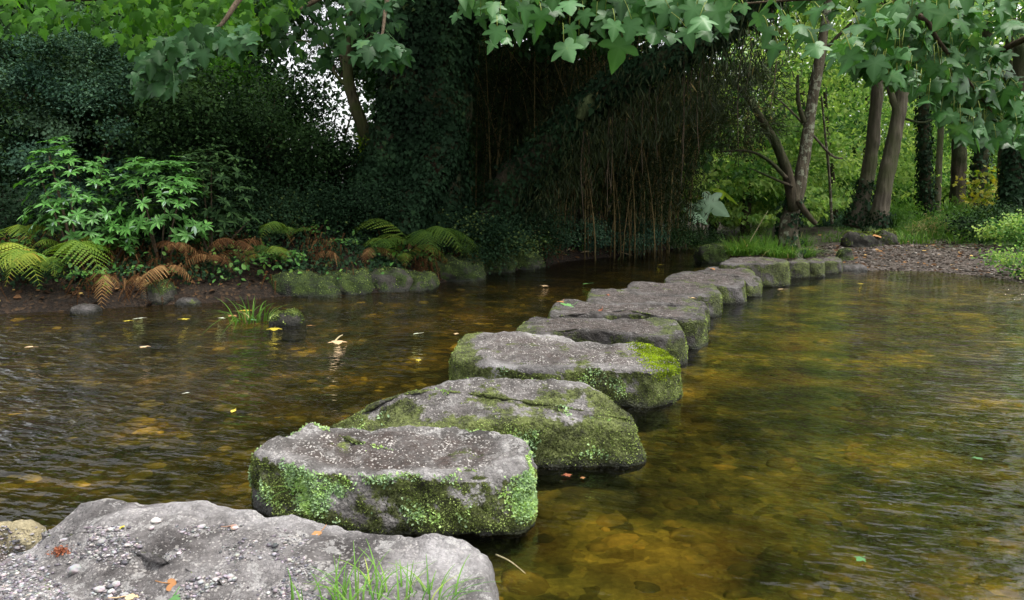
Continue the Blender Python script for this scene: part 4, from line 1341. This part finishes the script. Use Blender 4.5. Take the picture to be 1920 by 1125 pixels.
# --- sapling in the bright gap
sp = [PD(702, 305, 15.6) + [0, 0, -.3], PD(698, 285, 15.6), PD(676, 225, 15.6), PD(655, 160, 15.7), PD(652, 90, 15.8), PD(660, 0, 16), PD(668, -90, 16)]
tree("slim curved sapling in front of the bright gap", sp, [.18, .15, .12, .11, .10, .08, .06], [(-3.5, 16, 6.3, 1.8, 1.8, .9)], B_SAP, G_WOODDARK, n=1500, size=.13, name="sapling",
     branches=[([PD(655, 165, 15.7), PD(630, 140, 15.8), PD(612, 100, 16)], [.05, .035, .02]), ([PD(612, 100, 16), PD(600, 50, 16.2), PD(560, 0, 16.5)], [.02, .015, .008]),
               ([PD(650, 110, 15.8), PD(590, 80, 16.3), PD(520, 75, 16.6)], [.035, .02, .008]), ([PD(652, 80, 15.8), PD(700, 40, 16.2), PD(720, 0, 16.5)], [.03, .02, .008])])
bush("small lime-yellow leaves at the sapling's foot", 690, 292, .28, .42, 60, G_LIME, SYC_S, .14, "plant", "bright_seedling", None, 8, base=PD(688, 300, 15.2), stems=2)

# --- bamboo
for lb, px, d_, nc, R in [
        ("bamboo clump at the left of the thicket, dark canes behind the big root", 915, 19.5, 16, .8),
        ("bamboo clump right behind the ivy hummock", 1000, 18.8, 18, .7),
        ("bamboo clump of tan canes left of the thicket's middle", 1080, 18.6, 24, .7),
        ("bamboo clump in the middle of the thicket, palest canes", 1150, 19.2, 26, .7),
        ("bamboo clump right of the thicket's middle", 1215, 20.2, 24, .7),
        ("bamboo clump at the thicket's right edge, beside the lit wood", 1265, 22.3, 24, .75)]:
    q = PD(px, 300, d_)
    b = ground_at(q[0], q[1])
    e = empty("bamboo", b, lb, "bamboo", "clumps of the bamboo thicket")
    tops = []
    for i in range(nc):
        p = b + np.append(rng.normal(0, R * .55, 2), 0)
        p[2] = float(gz(p[0], p[1])) - .05
        hh_ = rng.uniform(4.2, 6.6)
        ln = rng.normal(0, .22, 2)
        s = np.linspace(0, 1, 9)
        path = p + np.stack([ln[0] * hh_ * s ** 2, ln[1] * hh_ * s ** 2, hh_ * s], 1)
        r_ = rng.uniform(.012, .022)
        obj("cane", tube(Geo(), path, np.linspace(r_, r_ * .4, 9), 5, rnd=.5), B_CANE, e)
        tops.append(path)
    tops = np.array(tops)
    m = 6500
    ci, si = rng.integers(nc, size=m), np.clip(rng.beta(2.6, 1.8, m), 0, 1) * 8
    pp = np.stack([[np.interp(s_, np.arange(9), tops[c_, :, k]) for c_, s_ in zip(ci, si)] for k in range(3)], 1)
    pp += rng.normal(size=(m, 3)) * [.32, .32, .25]
    obj("leaves", leaves(Geo(), BLADE, pp, rdir(m) * .8 + [0, 0, -.7], rdir(m) + [0, -.3, .4], rng.uniform(.12, .26, m), np.clip(rng.normal(.45, .25, m), 0, 1)), G_BAMBOO, e)

# --- right-hand wood
def trunk_px(pts, d_):
    return [PD(a, b, d_) for a, b in pts]


b0 = ground_at(*PD(1490, 430, 17.6)[:2])
tree("lichen-spotted tree with a dark second stem, behind the grass tufts", [b0 + [0, 0, -.2]] + trunk_px([(1478, 425), (1493, 370), (1505, 310), (1515, 240), (1530, 150), (1545, 60), (1560, -60)], 17.6),
     [.28, .21, .17, .145, .13, .12, .10, .08], [(8.6, 18.5, 6.2, 2.2, 2, 1.0)], B_LICHEN, G_WOOD, n=2500, size=.14, name="forked_tree", ivy=250, ivyrange=(0, .3),
     branches=[(trunk_px([(1488, 395), (1478, 330), (1455, 270), (1428, 225), (1400, 180), (1372, 150)], 17.4), [.13, .12, .105, .09, .06, .03], B_DARK),
               (trunk_px([(1428, 225), (1415, 195), (1412, 180)], 17.4), [.05, .035, .02], B_DARK),
               (trunk_px([(1475, 335), (1440, 300), (1400, 283), (1345, 285)], 17.2), [.05, .04, .03, .01], B_DARK),
               (trunk_px([(1486, 350), (1440, 330), (1405, 315)], 17.2), [.035, .025, .01], B_DARK),
               (trunk_px([(1495, 375), (1512, 400), (1530, 420)], 17.3), [.06, .07, .05], B_DARK),
               (trunk_px([(1508, 230), (1497, 190), (1496, 140)], 17.5), [.06, .045, .03], B_DARK),
               (trunk_px([(1400, 135), (1480, 205), (1530, 260), (1560, 292), (1580, 297)], 18.2), [.012, .022, .028, .03, .02], B_LICHEN),
               (trunk_px([(1540, 100), (1600, 40), (1660, 0)], 17.8), [.05, .03, .015], B_DARK)])
GT = "trees of the wood beyond the shingle"
tree("reddish-brown trunk with ivy down its right side, left of the smooth leaning one", trunk_px([(1600, 425), (1618, 370), (1632, 300), (1640, 220), (1648, 120), (1652, -80)], 23), [.30, .22, .195, .175, .16, .11],
     [(11.5, 24, 9.0, 3, 3, 2)], B_BROWN, G_WOOD, GT, ivy=700, n=1300, ivyrange=(0, .3), ivysize=.075)
tree("smooth light-brown trunk leaning right, forked at the top", trunk_px([(1645, 425), (1655, 370), (1668, 300), (1686, 210), (1694, 150), (1705, 40), (1712, -80)], 22), [.29, .23, .21, .19, .165, .12, .09],
     [(12.3, 23, 9.0, 3, 3, 2)], B_BROWN, G_WOOD, GT, ivy=300, n=1300, ivyrange=(0, .1), ivysize=.07,
     branches=[(trunk_px([(1684, 215), (1672, 180), (1662, 150)], 22), [.12, .09, .06]), (trunk_px([(1690, 220), (1730, 230), (1770, 215)], 22), [.04, .03, .015], B_DARK)])
tree("slim tree wrapped to the ground in ivy, right of the smooth leaning trunk", trunk_px([(1738, 410), (1735, 330), (1732, 220), (1735, 60)], 27), [.22, .19, .17, .13], [(15.5, 28, 10, 3, 3, 2.4)], B_DARK, G_WOOD, GT, ivy=2600, n=1300, ivyrange=(0, 1), ivysize=.08)
tree("thin brown pole of a tree next to the ivy-wrapped one", trunk_px([(1757, 400), (1760, 320), (1765, 220), (1768, 60)], 32), [.14, .13, .12, .09], [(19, 33, 11, 3, 3, 2.4)], B_BROWN, G_WOOD, GT, n=2000)
tree("thick blackish trunk left of the yellow-leaved sapling", trunk_px([(1795, 400), (1797, 330), (1800, 240), (1806, 60)], 27), [.27, .25, .23, .19], [(17, 28, 10, 3, 3, 2.4)], B_DARK, G_WOOD, GT, n=1300)
tree("dark trunk directly behind the yellow-leaved sapling", trunk_px([(1835, 410), (1838, 330), (1845, 200), (1852, 40)], 25), [.24, .22, .19, .14], [(16.5, 26, 9.5, 3, 3, 2.2)], B_DARK, G_WOOD, GT, n=2000, ivy=800, ivyrange=(0, .6))
tree("dark ivy-covered trunk at the extreme right of the wood", trunk_px([(1900, 440), (1900, 360), (1905, 260), (1915, 80)], 20.5), [.27, .24, .21, .16], [(14.8, 21.5, 8.2, 2.8, 3, 2)], B_DARK, G_WOODDARK, GT, ivy=2600, n=2500, ivyrange=(0, .8))
tree("upper right tree with a straight dark bole behind the sycamore leaves", trunk_px([(1880, 400), (1888, 200), (1895, 60), (1900, -60)], 30), [.26, .22, .18, .15], [(20.5, 30, 9.0, 4, 3, 3)], B_DARK, G_WOOD, GT, n=5500)
tree("distant slender tree seen through the fork of the lichen-spotted one", trunk_px([(1568, 410), (1558, 300), (1548, 200), (1545, 60)], 30), [.10, .09, .08, .05], [(12.8, 31, 9, 3, 3, 2)], B_DARK, G_WOOD, GT, n=1300)
tree("pale whippy birch-like stem between the lichen-spotted tree and the reddish trunk", trunk_px([(1560, 420), (1555, 330), (1548, 260), (1540, 180)], 26), [.05, .045, .04, .03], [(10.8, 27, 6, 1.5, 1.5, .9)], B_LICHEN, G_WOOD, GT, n=900)
# leafy trees of the middle distance: each its own crown
k = 0
for lb, px, d_, top, R, lm, nn in [
        ("light green tree behind the pale umbrella leaves, branches in tiers", 1400, 29, 120, 3.4, G_WOOD, 9000),
        ("bright yellow-green tree behind the lichen-spotted stem", 1500, 33, 60, 4.0, G_WOOD, 9000),
        ("shadier tree just right of the bamboo, bluish green", 1340, 32, 60, 3.0, G_WOODDARK, 7000),
        ("green tree filling the gap between the two leaning trunks", 1620, 36, 40, 4.2, G_WOOD, 8000),
        ("tree with sunlit leaves behind the ivy-wrapped pole", 1735, 40, 40, 4.6, G_WOOD, 8000),
        ("tall airy tree far right, sky showing through its leaves", 1890, 42, -40, 4.6, G_WOOD, 7000)]:
    q = PD(px, 300, d_)
    bb = ground_at(q[0], q[1])
    zt = PD(px, top, d_)[2]
    cr = [(bb[0], bb[1], zt * .72, R, R, zt * .36), (bb[0] + R * .6, bb[1] + .5, zt * .45, R * .7, R * .7, zt * .26), (bb[0] - R * .6, bb[1] - .5, zt * .38, R * .8, R * .7, zt * .26), (bb[0], bb[1] - 1.5, zt * .22, R * .8, R * .6, zt * .16)]
    tree(lb, [bb + [0, 0, -.2], bb + [.1, 0, zt * .3], bb + [-.1, 0, zt * .8]], [.2, .16, .08], cr, B_DARK, lm, "leafy trees in the middle of the wood", n=nn, size=.19, name="woodland_tree", clumps=120, sig=.14)

# far wood, one mass
g = Geo()
cs, rs = [], []
for i in range(60):
    px = rng.uniform(1150, 1990)
    d_ = rng.uniform(44, 62)
    q = PD(px, 300, d_)
    cs.append((q[0], q[1], rng.uniform(1.5, 11)))
    rs.append((3.8, 3, 2.6))
for i in range(34):  # high foliage, mostly above the view, added to block sky reflected in the water
    cs.append((rng.uniform(9, 27), rng.uniform(38, 50), rng.uniform(12, 21)))
    rs.append((4, 3, 3))
for i in range(26):
    d_ = rng.uniform(24, 40)
    cs.append((d_ * rng.uniform(.80, 2.3), d_, rng.uniform(.8, 4.6)))
    rs.append((3.6, 3, 2.2))
g = crown_geo(cs, rs, 84000, .40, TRI, 1200, sig=.2)
for i in range(34):
    q = PD(rng.uniform(1250, 1980), 300, rng.uniform(36, 58))
    bb = ground_at(q[0], q[1])
    tube(g, [bb, bb + [rng.normal(0, .3), 0, 6], bb + [rng.normal(0, .6), 0, 13]], [.16, .13, .08], 6, rnd=0)
tag(obj("far_woodland", g, G_WOOD, base=(0, 0, 0)), kind="stuff")
# far trees beyond the left bank
cs = [(PD(rng.uniform(-20, 480), 300, d_)[0], d_, rng.uniform(2, 9)) for d_ in rng.uniform(24, 34, 30)]
cs += [(rng.uniform(-6, 1.5), rng.uniform(19, 27), rng.uniform(10, 17)) for _ in range(16)]  # unseen tall foliage added so the water mirrors less sky
g = crown_geo(cs, [(2.8, 2.2, 2.2)] * len(cs), 70000, .42, TRI, 400, sig=.2)
cs = [(PD(rng.uniform(760, 1215), 300, d_)[0], d_, rng.uniform(1.5, 9)) for d_ in rng.uniform(25, 32, 26)]
cs += [(PD(rng.uniform(800, 1010), 300, 24)[0], rng.uniform(23, 25), rng.uniform(1.6, 4.5)) for _ in range(9)]
cs += [(rng.uniform(0, 9), rng.uniform(21, 28), rng.uniform(9, 17)) for _ in range(24)]  # high leaf wall added behind the bamboo to cut the sky's reflection
h = crown_geo(cs, [(2.6, 2, 2.2)] * len(cs), 66000, .42, TRI, 400, sig=.2)
for gg, nm in ((g, "far_thicket_leaves"), (h, "far_thicket_foliage")):
    tag(obj(nm, gg, G_WOODDARK, base=(0, 0, 0)), kind="stuff")
# pale hedge lit by the open field beyond the gap
bush("pale sunlit bush glimpsed through the bright gap", 620, 250, 2.9, 5.2, 3600, G_PALE, OVAL, .16, "shrub", "pale_bush", None, 40, base=ground_at(-6.0, 25), stems=6)

# --- undergrowth on the right bank
GU = "undergrowth of the right bank"
for lb, px, py, R, h_, nn, lm, tp, sz in [
        ("bright nettle-like clump on the bank right of the smooth leaning trunk", 1705, 440, .9, .9, 2600, G_GRASS, BLADE, .16),
        ("lush green clump left of the yellow-leaved sapling, above the shingle", 1775, 445, 1.0, 1.0, 2800, G_GRASS, BLADE, .16),
        ("dark shrubby growth under the yellow-leaved sapling", 1860, 450, 1.0, .9, 3000, G_DARK, OVAL, .07),
        ("blue-green herbage at the foot of the reddish trunk", 1600, 428, .9, .6, 2800, G_YEW, OVAL, .06),
        ("grey-green herbage right of the lichen-spotted tree's foot", 1545, 425, .8, .55, 2600, G_YEW, OVAL, .06),
        ("light green shrub left of the lichen-spotted tree", 1425, 415, .9, 1.1, 2800, G_WOOD, OVAL, .09),
        ("maple-leaved shrub between the lichen-spotted tree and the reddish trunk", 1560, 395, 1.2, 1.6, 2000, G_WOODDARK, SYC_S, .15),
        ("green bush at the far right edge over the water", 1925, 520, .6, .55, 1600, G_WOOD, OVAL, .06),
        ("leafy bush at the right edge under the ivy-covered trunk", 1915, 465, .8, .8, 1800, G_WOOD, OVAL, .08),
        ("lime green weeds in front of the pale umbrella leaves", 1385, 425, .7, .7, 500, G_LIME, OVAL, .12),
        ("tangled green weeds behind the grass tufts at the channel mouth", 1400, 440, .8, .8, 2600, G_WOOD, BLADE, .15)]:
    bush(lb, px, py, R, h_, nn, lm, tp, sz, "undergrowth", "undergrowth", GU, 30, stems=3)
bush("autumn sapling with yellow leaves above the shingle", 1845, 440, 1.0, 1.9, 380, G_YELLOW, SYC_S, .15, "sapling", "yellow_sapling", None, 30, stems=6, low=.3)
# umbrella-leaved waterside plant
b = ground_at(*PD(1318, 400, 26)[:2])
e = empty("umbrella_plant", b, "waterside plant with huge pale umbrella leaves at the end of the channel", "plant")
for q, s_, nv in [(PD(1318, 372, 25.5), 1.25, (.1, -.8, .5)), (PD(1290, 385, 25.8), .8, (-.2, -.6, .8)), (PD(1345, 352, 26.5), 1.1, (.5, -.3, .3)), (PD(1300, 400, 25.2), .7, (0, -.5, .8))]:
    g = leaves(Geo(), SYC, [q], [(.6, -.25, -.3)], [nv], s_ * .85, rng.uniform(.35, .7), SYC_TONE * 2.2)
    obj("leaf", g, G_PALE if q[0] < 7.0 else G_LIME, e)
    obj("stalk", tube(Geo(), [b, (b + q) / 2 + [0, 0, .2], q], [.03, .025, .02], 6, 10), B_TWIG, e)
# grass
GG = "grass tufts on the point by the last stones"
for lb, px, py, nn, R, L in [
        ("brightest grass tuft overhanging the tall square block", 1455, 482, 420, .45, .55),
        ("grass tuft by the muddy landing, tinged yellow", 1500, 482, 320, .35, .45),
        ("wide ragged grass tuft behind the green square block", 1395, 478, 420, .5, .6),
        ("long grass tuft at the base of the lichen-spotted tree", 1435, 462, 380, .55, .6),
        ("grass tuft behind the yellow-tinged one", 1490, 462, 320, .5, .55)]:
    tuft(lb, px, py, nn, R, L, group=GG, w=.008, bend=1.0)
g = Geo()
for i in range(70):
    q = G(rng.uniform(1650, 1930), rng.uniform(428, 458))
    if q[2] > .05:
        blades(g, q, 24, .35, .4, .7, .010, .55)
for i in range(40):
    q = G(rng.uniform(1540, 1680), rng.uniform(432, 455))
    blades(g, q, 14, .25, .3, .7, .009, .5)
tag(obj("grass", g, G_GRASS, base=(0, 0, 0)), kind="stuff")
for lb, px, py, nn, R, L in [
        ("bright grass tuft sprouting through the front of the pale slab", 700, 1146, 60, .15, .16),
        ("thin grass tuft left of the bright one on the pale slab", 600, 1150, 26, .10, .14),
        ("grass tuft right of the bright one on the pale slab", 805, 1150, 32, .12, .14)]:
    p = hit_ray(px, py)
    tuft(lb, px, py, nn, R, L, G_NEARGRASS, .7, "grass tufts on the pale slab", .0028, p)
p = hit_ray(553, 925)
tuft("wisp of grass stalks growing from the front of the liverwort stone", 553, 925, 11, .02, .10, G_NEARGRASS, .9, None, .0016, p)

# ------------------------------------------------------------------ overhanging sycamore by the near bank
sb = np.array([4.6, 2.6, float(gz(4.6, 2.6))])
sb = ground_at(5.4, .4)
spth = [sb + [0, 0, -.2], sb + [-.05, .1, 1.2], sb + [-.1, .3, 2.6], sb + [-.05, .5, 4.5], sb + [.1, .6, 7]]
syc = tree("sycamore by the near bank whose leafy boughs hang into view over the water", spth, [.34, .27, .24, .2, .12], [(7.5, 1.0, 7.6, 2.6, 3, 1.8)], B_BROWN, G_SYC, n=2500, size=.2, name="sycamore", tpl=SYC_S)
A = [(853, 30, 30), (873, 17, 40), (903, 37, 36), (942, 34, 46), (974, 51, 46), (985, 17, 50), (1015, 35, 46), (930, 62, 34), (947, 74, 30), (922, 84, 36), (1067, 7, 52), (1071, 56, 44), (1089, 76, 48),
     (1064, 93, 48), (1126, 17, 52), (1123, 49, 42), (1153, 52, 44), (1160, 91, 56), (1177, 34, 42), (1180, 52, 44), (1211, 29, 52), (1228, 15, 46), (1229, 62, 52), (1261, 29, 46), (1261, 67, 44),
     (1194, 7, 46), (1290, 62, 50), (1327, 62, 50), (1300, 20, 52), (1345, 25, 52), (1320, 40, 46), (1040, 18, 42), (960, 10, 42), (1005, 62, 34), (1095, 30, 46), (905, 8, 40), (1140, 30, 44), (1280, 8, 50), (1360, 50, 46)]
it = [(PD(a, b, 4.5 + .25 * math.sin(a * .37)), s_ * 4.5 / F * .80) for a, b, s_ in A]
it += scatter([(850, -10), (1380, -10), (1380, -120), (840, -90)], 70, 4.3, 5.2, .13, .18) + scatter([(860, 0), (1370, 0), (1340, 30), (900, 20)], 30, 4.6, 5.2, .13, .17)
hang(syc, [sb + [-.1, .3, 2.7], sb + [-1.5, 2.2, 3.1], PD(1380, -60, 4.7), PD(1150, -25, 4.7), PD(960, -12, 4.7), PD(865, 5, 4.7)], [.10, .07, .04, .018, .010, .004], it, G_SYC, jit=.45)
B = [(1395, 15, 40), (1425, 37, 62), (1375, 32, 40), (1466, 15, 55), (1500, 10, 55), (1452, 90, 66), (1530, 91, 52), (1503, 51, 52), (1515, 64, 52), (1608, 49, 66), (1594, 111, 72), (1597, 71, 46), (1631, 7, 52), (1655, 27, 46),
     (1685, 10, 58), (1807, 44, 58), (1560, 25, 50), (1545, 50, 50), (1710, 30, 50), (1740, 15, 52), (1480, 40, 50), (1530, 20, 50), (1440, 60, 42), (1575, 8, 52), (1770, 30, 50), (1640, 60, 42)]
it = [(PD(a, b, 3.0 + .2 * math.sin(a * .5)), s_ * 3.0 / F * .70) for a, b, s_ in B] + scatter([(1370, -10), (1830, -10), (1860, -160), (1370, -140)], 70, 2.8, 3.5, .08, .13)
hang(syc, [sb + [-.1, .3, 2.5], sb + [-1.2, 1.6, 2.5], PD(1800, -40, 3.1), PD(1600, -10, 3.1), PD(1480, 0, 3.1), PD(1380, 8, 3.1)], [.09, .06, .03, .012, .006, .003], it, G_SYC, jit=.62)
dd = lambda a, b: 4.2 + (a - 1600) / 320 * 1.6
it = scatter([(1575, 90), (1620, 30), (1700, 0), (1780, 0), (1840, 70), (1885, 100), (1925, 205), (1925, 255), (1890, 270), (1800, 262), (1770, 235), (1745, 195), (1700, 165), (1650, 150), (1600, 130)], 620, 4, 6, .075, .13, dd)
hang(syc, [sb + [-.05, .5, 3.4], sb + [-.6, 2.2, 3.3], PD(1760, -30, 4.4), PD(1740, 40, 4.6), PD(1800, 130, 5.0), PD(1860, 210, 5.3)], [.09, .06, .03, .016, .010, .004], it, G_SYC, jit=.75)
it = scatter([(1790, 110), (1925, 180), (1990, 280), (1925, 280), (1800, 250)], 120, 5.2, 6.2, .085, .14) + scatter([(1570, -100), (1990, -100), (1990, 60), (1880, 60), (1700, 20)], 170, 4.6, 5.8, .09, .14)
hang(syc, [sb + [0, .5, 3.2], sb + [.1, 2.6, 2.9], PD(1960, 60, 5.2), PD(1890, 170, 5.6), PD(1850, 240, 5.8)], [.08, .05, .025, .012, .004], it, G_SYC, jit=.75)

# ------------------------------------------------------------------ fallen leaves and small loose things
def fallen(label, px, py, size, kind, tpl=SYC, on_water=False, group=None, name="fallen_leaf", tilt=.25, lift=.008):
    p = P(px, py, .004) if on_water else hit_ray(px, py)
    a = rng.uniform(0, 6.28)
    if on_water:
        tpl, tilt, size = (OVAL_F if rng.random() < .4 else SYC_F), .05, size * .68
    g = leaves(Geo(), tpl, [p + [0, 0, lift]], [(math.cos(a), math.sin(a), 0)], [norm(np.array([0, 0 if on_water else -.25, 1]) + rng.normal(0, tilt, 3))], size, rng.random())
    tube(g, [p + [0, 0, lift], p + np.array([-math.cos(a) * size * .3, -math.sin(a) * size * .3, lift + size * (.01 if on_water else .08)]), p + np.array([-math.cos(a) * size * .6, -math.sin(a) * size * .6, lift + size * (.02 if on_water else .22)])], [.0025, .002, .0015], 4, rnd=.5)
    return tag(obj(name, g, G_FALLEN[kind], base=p), label, "leaf", group)


SYC_F = (SYC[0] * [1, 1, .3], SYC[1])
OVAL_F = (OVAL[0] * [1, 1, .4], OVAL[1])
LS, LW = "dead leaves lying on the stones", "leaves drifting on the water"
fallen("curled mauve-brown leaf lying in the middle of the pale slab", 432, 990, .07, "brown", group=LS)
fallen("crisp orange-brown leaf near the back edge of the pale slab", 602, 1000, .055, "orange", OVAL, group=LS)
fallen("yellow-orange leaf at the bottom edge of the pale slab", 318, 1098, .07, "orange", group=LS, tilt=.5)
fallen("large tan leaf at the bottom edge, left of the yellow-orange one", 235, 1122, .09, "tan", group=LS)
fallen("fresh green leaf tip beside the yellow-orange one", 325, 1122, .06, "green", group=LS, tilt=.6)
fallen("tiny yellow leaf scrap among the gravel on the pale slab", 229, 992, .022, "yellow", group=LS)
fallen("large green leaf on the stone three behind the lime-capped one", 1072, 574, .17, "green", group=LS)
fallen("orange leaf beside the large green one", 1055, 566, .09, "orange", group=LS)
fallen("red leaf right of the large green one", 1128, 581, .10, "red", OVAL, group=LS)
fallen("tiny reddish leaf on the knobbly stone", 1140, 555, .09, "red", OVAL, group=LS)
fallen("small tan leaf at the knobbly stone's mossy end", 1296, 560, .08, "tan", OVAL, group=LS)
fallen("orange leaf on the smooth humped stone", 1332, 504, .12, "orange", OVAL, group=LS)
fallen("orange leaf on the muddy landing under the trees", 1533, 441, .22, "orange", group=LS)
fallen("big orange maple leaf at the top of the shingle", 1640, 440, .28, "orange", group=LS)
for lb, px, py, s_, kd in [
        ("white crumpled leaf drifting near the mud at the left", 258, 598, .20, "pale"),
        ("yellow leaf touching the white crumpled one", 243, 602, .13, "yellow"),
        ("bright yellow leaf on top of the drifting clump", 460, 583, .22, "yellow"),
        ("dim yellow leaf between the white one and the drifting clump", 342, 599, .14, "yellow"),
        ("pale purple-white leaf stuck in the drifting clump", 418, 598, .18, "pale"),
        ("orange leaf stuck in the drifting clump", 432, 592, .16, "orange"),
        ("green leaf trailing from the drifting clump", 465, 600, .20, "green"),
        ("pale yellow leaf snagged on the weedy lump", 515, 616, .20, "yellow"),
        ("white leaf on the right flank of the weedy lump", 533, 606, .14, "pale"),
        ("small orange leaf right of the weedy lump", 585, 612, .14, "orange"),
        ("olive leaf with upright stalks left of the stones", 632, 640, .22, "tan"),
        ("small white upturned leaf in open dark water", 787, 626, .12, "pale"),
        ("sunk yellow leaf left of the lime-capped block", 785, 678, .12, "yellow"),
        ("pale leaf just off the left shoulder of the thin stone", 856, 626, .08, "tan"),
        ("leaf scrap on dark water below the last mossy boulder", 1018, 536, .16, "tan"),
        ("green leaf caught behind the stones in dark water", 1105, 532, .22, "green"),
        ("yellow leaf on the far dark water under the bamboo", 1240, 497, .18, "yellow"),
        ("tan leaf beside the tall square block's foot", 1470, 543, .16, "tan"),
        ("tiny yellow leaf alone on the olive water by the landing", 1613, 532, .14, "yellow"),
        ("fresh green leaf drifting at the right of the pool", 1829, 861, .075, "green"),
        ("fresh green leaf drifting at the bottom of the pool", 1616, 1049, .06, "green"),
        ("faded leaf drifting at the left edge", 62, 652, .15, "tan"),
        ("faded leaf drifting below the yellow-topped clump", 275, 651, .13, "tan"),
        ("pale leaf drifting left of the humped boulder's tail", 347, 739, .06, "pale"),
        ("yellow leaf near the left edge of the orange gravel bar", 440, 770, .09, "yellow"),
        ("orange-brown leaf under water beside the flat liverwort stone", 1060, 893, .06, "red"),
        ("small orange leaf right of the brown one beside the flat stone", 1092, 897, .035, "orange")]:
    fallen(lb, px, py, s_, kd, on_water=True, group=LW)
# a drifting clump of weed, stalks
b = P(470, 602, 0)
g = Geo()
blades(g, b, 40, .25, .35, 1.3, .008, .5)
tag(obj("drifting_weed", g, G_GRASS, base=b), "drifting clump of green weed holding yellow and white leaves", "weed")
for lb, a, b_ in [("straw-coloured stalk in the shallow water by the pale slab's right end", (930, 1040), (985, 1075)),
                  ("short upright twig on the olive floating leaf", (628, 640), (642, 628)),
                  ("bare white stick slanting down by the brightest mossy boulder", (505, 470), (518, 505)),
                  ("long dry stalk leaning over the point's grass tufts", (1395, 470), (1440, 395))]:
    p0 = P(*a) if a[1] > 600 else G(*a)
    q0 = P(b_[0], b_[1], .03) if a[1] > 600 else PD(b_[0], b_[1], p0[1])
    r_ = .0035 * p0[1] / 2.8 if a[1] > 600 else .012
    tag(obj("stalk", tube(Geo(), [p0, (p0 + q0) / 2 + [0, 0, .01], q0], [r_, r_ * .8, r_ * .5], 6, 10), B_STRAW, base=p0), lb, "twig")
# rusty clump of dead moss and a few bigger pebbles on the pale slab
b = hit_ray(118, 1035)
m = 260
pp = b + rng.normal(size=(m, 3)) * [.022, .012, .005] + [0, 0, .006]
g = leaves(Geo(), TRI, pp, rdir(m), rdir(m), rng.uniform(.006, .014, m), rng.random(m))
tag(obj("moss_clump", g, G_FALLEN["red"], base=b), "rust-red clump of dried moss on the pale slab's left slope", "moss")


def pebble(label, px, py, size, rnd):
    p = hit_ray(px, py)
    nu, nv = 20, 12
    V, T = [], []
    sh = rng.uniform(.6, .9, 3) * [1.2, .9, .7]
    for j in range(nv + 1):
        a_ = math.pi * j / nv
        for i in range(nu):
            b2 = 2 * math.pi * i / nu
            dvec = np.array([math.sin(a_) * math.cos(b2), math.sin(a_) * math.sin(b2), math.cos(a_)])
            V.append(p + [0, 0, size * .35] + dvec * sh * size * (1 + .25 * noise.noise(Vector(dvec * 1.6 + p * 50))))
    for j in range(nv):
        for i in range(nu):
            a2, b2 = j * nu + i, j * nu + (i + 1) % nu
            T += [(a2, a2 + nu, b2 + nu), (a2, b2 + nu, b2)]
    return tag(obj("pebble", Geo().add(np.array(V), np.array(T), rnd), M_PEB, base=p), label, "pebble", "pebbles on the pale slab")


pebble("white pebble in the middle of the pale slab, largest one there", 293, 979, .017, 1.0)
pebble("thin white pebble just below the largest one", 284, 992, .013, .97)
pebble("dark blue-grey pebble on the pale slab's back edge", 233, 935, .020, .2)
pebble("small dark pebble beside the yellow leaf scrap", 242, 991, .010, .1)
pebble("pinkish pebble near the bottom edge of the pale slab", 187, 1108, .018, .9)
pebble("long grey chip of stone left of the pinkish pebble", 140, 1072, .026, .7)
pebble("pale flat pebble right of the pinkish one", 218, 1098, .017, .9)

# ------------------------------------------------------------------ light
SUN_EL, SUN_AZ = math.radians(69), math.radians(112)   # azimuth from +Y towards +X
world = bpy.data.worlds.new("World")
scene.world = world
world.use_nodes = True
nt = world.node_tree
nt.nodes.clear()
sky = nt.nodes.new("ShaderNodeTexSky")
sky.sky_type = "NISHITA"
sky.sun_disc = False
sky.sun_elevation = SUN_EL
sky.sun_rotation = SUN_AZ
sky.air_density = 1.0
sky.dust_density = 4.0
sky.ozone_density = 1.0
bg = nt.nodes.new("ShaderNodeBackground")
bg.inputs[1].default_value = .15
wo = nt.nodes.new("ShaderNodeOutputWorld")
hs = nt.nodes.new("ShaderNodeHueSaturation")
hs.inputs["Saturation"].default_value = .12
nt.links.new(sky.outputs[0], hs.inputs["Color"])
nt.links.new(hs.outputs[0], bg.inputs[0])
nt.links.new(bg.outputs[0], wo.inputs[0])
sun = bpy.data.lights.new("sun", "SUN")
sun.energy = 1.5
sun.angle = math.radians(10)
sun.color = (1, .95, .86)
so = bpy.data.objects.new("sun", sun)
sd = Vector((math.sin(SUN_AZ) * math.cos(SUN_EL), math.cos(SUN_AZ) * math.cos(SUN_EL), math.sin(SUN_EL)))
so.rotation_euler = sd.to_track_quat("Z", "Y").to_euler()
so.location = (0, 0, 20)
COL.objects.link(so)

vs = scene.view_settings
scene.display_settings.display_device = "sRGB"
vs.view_transform = "Standard"
vs.look = "None"
vs.exposure = 1.55
vs.gamma = 1
cy = scene.cycles
cy.max_bounces = 8
cy.diffuse_bounces = 3
cy.glossy_bounces = 3
cy.transmission_bounces = 4
cy.transparent_max_bounces = 8
cy.use_denoising = True
cy.caustics_reflective = False
cy.caustics_refractive = False
cy.sample_clamp_indirect = 6
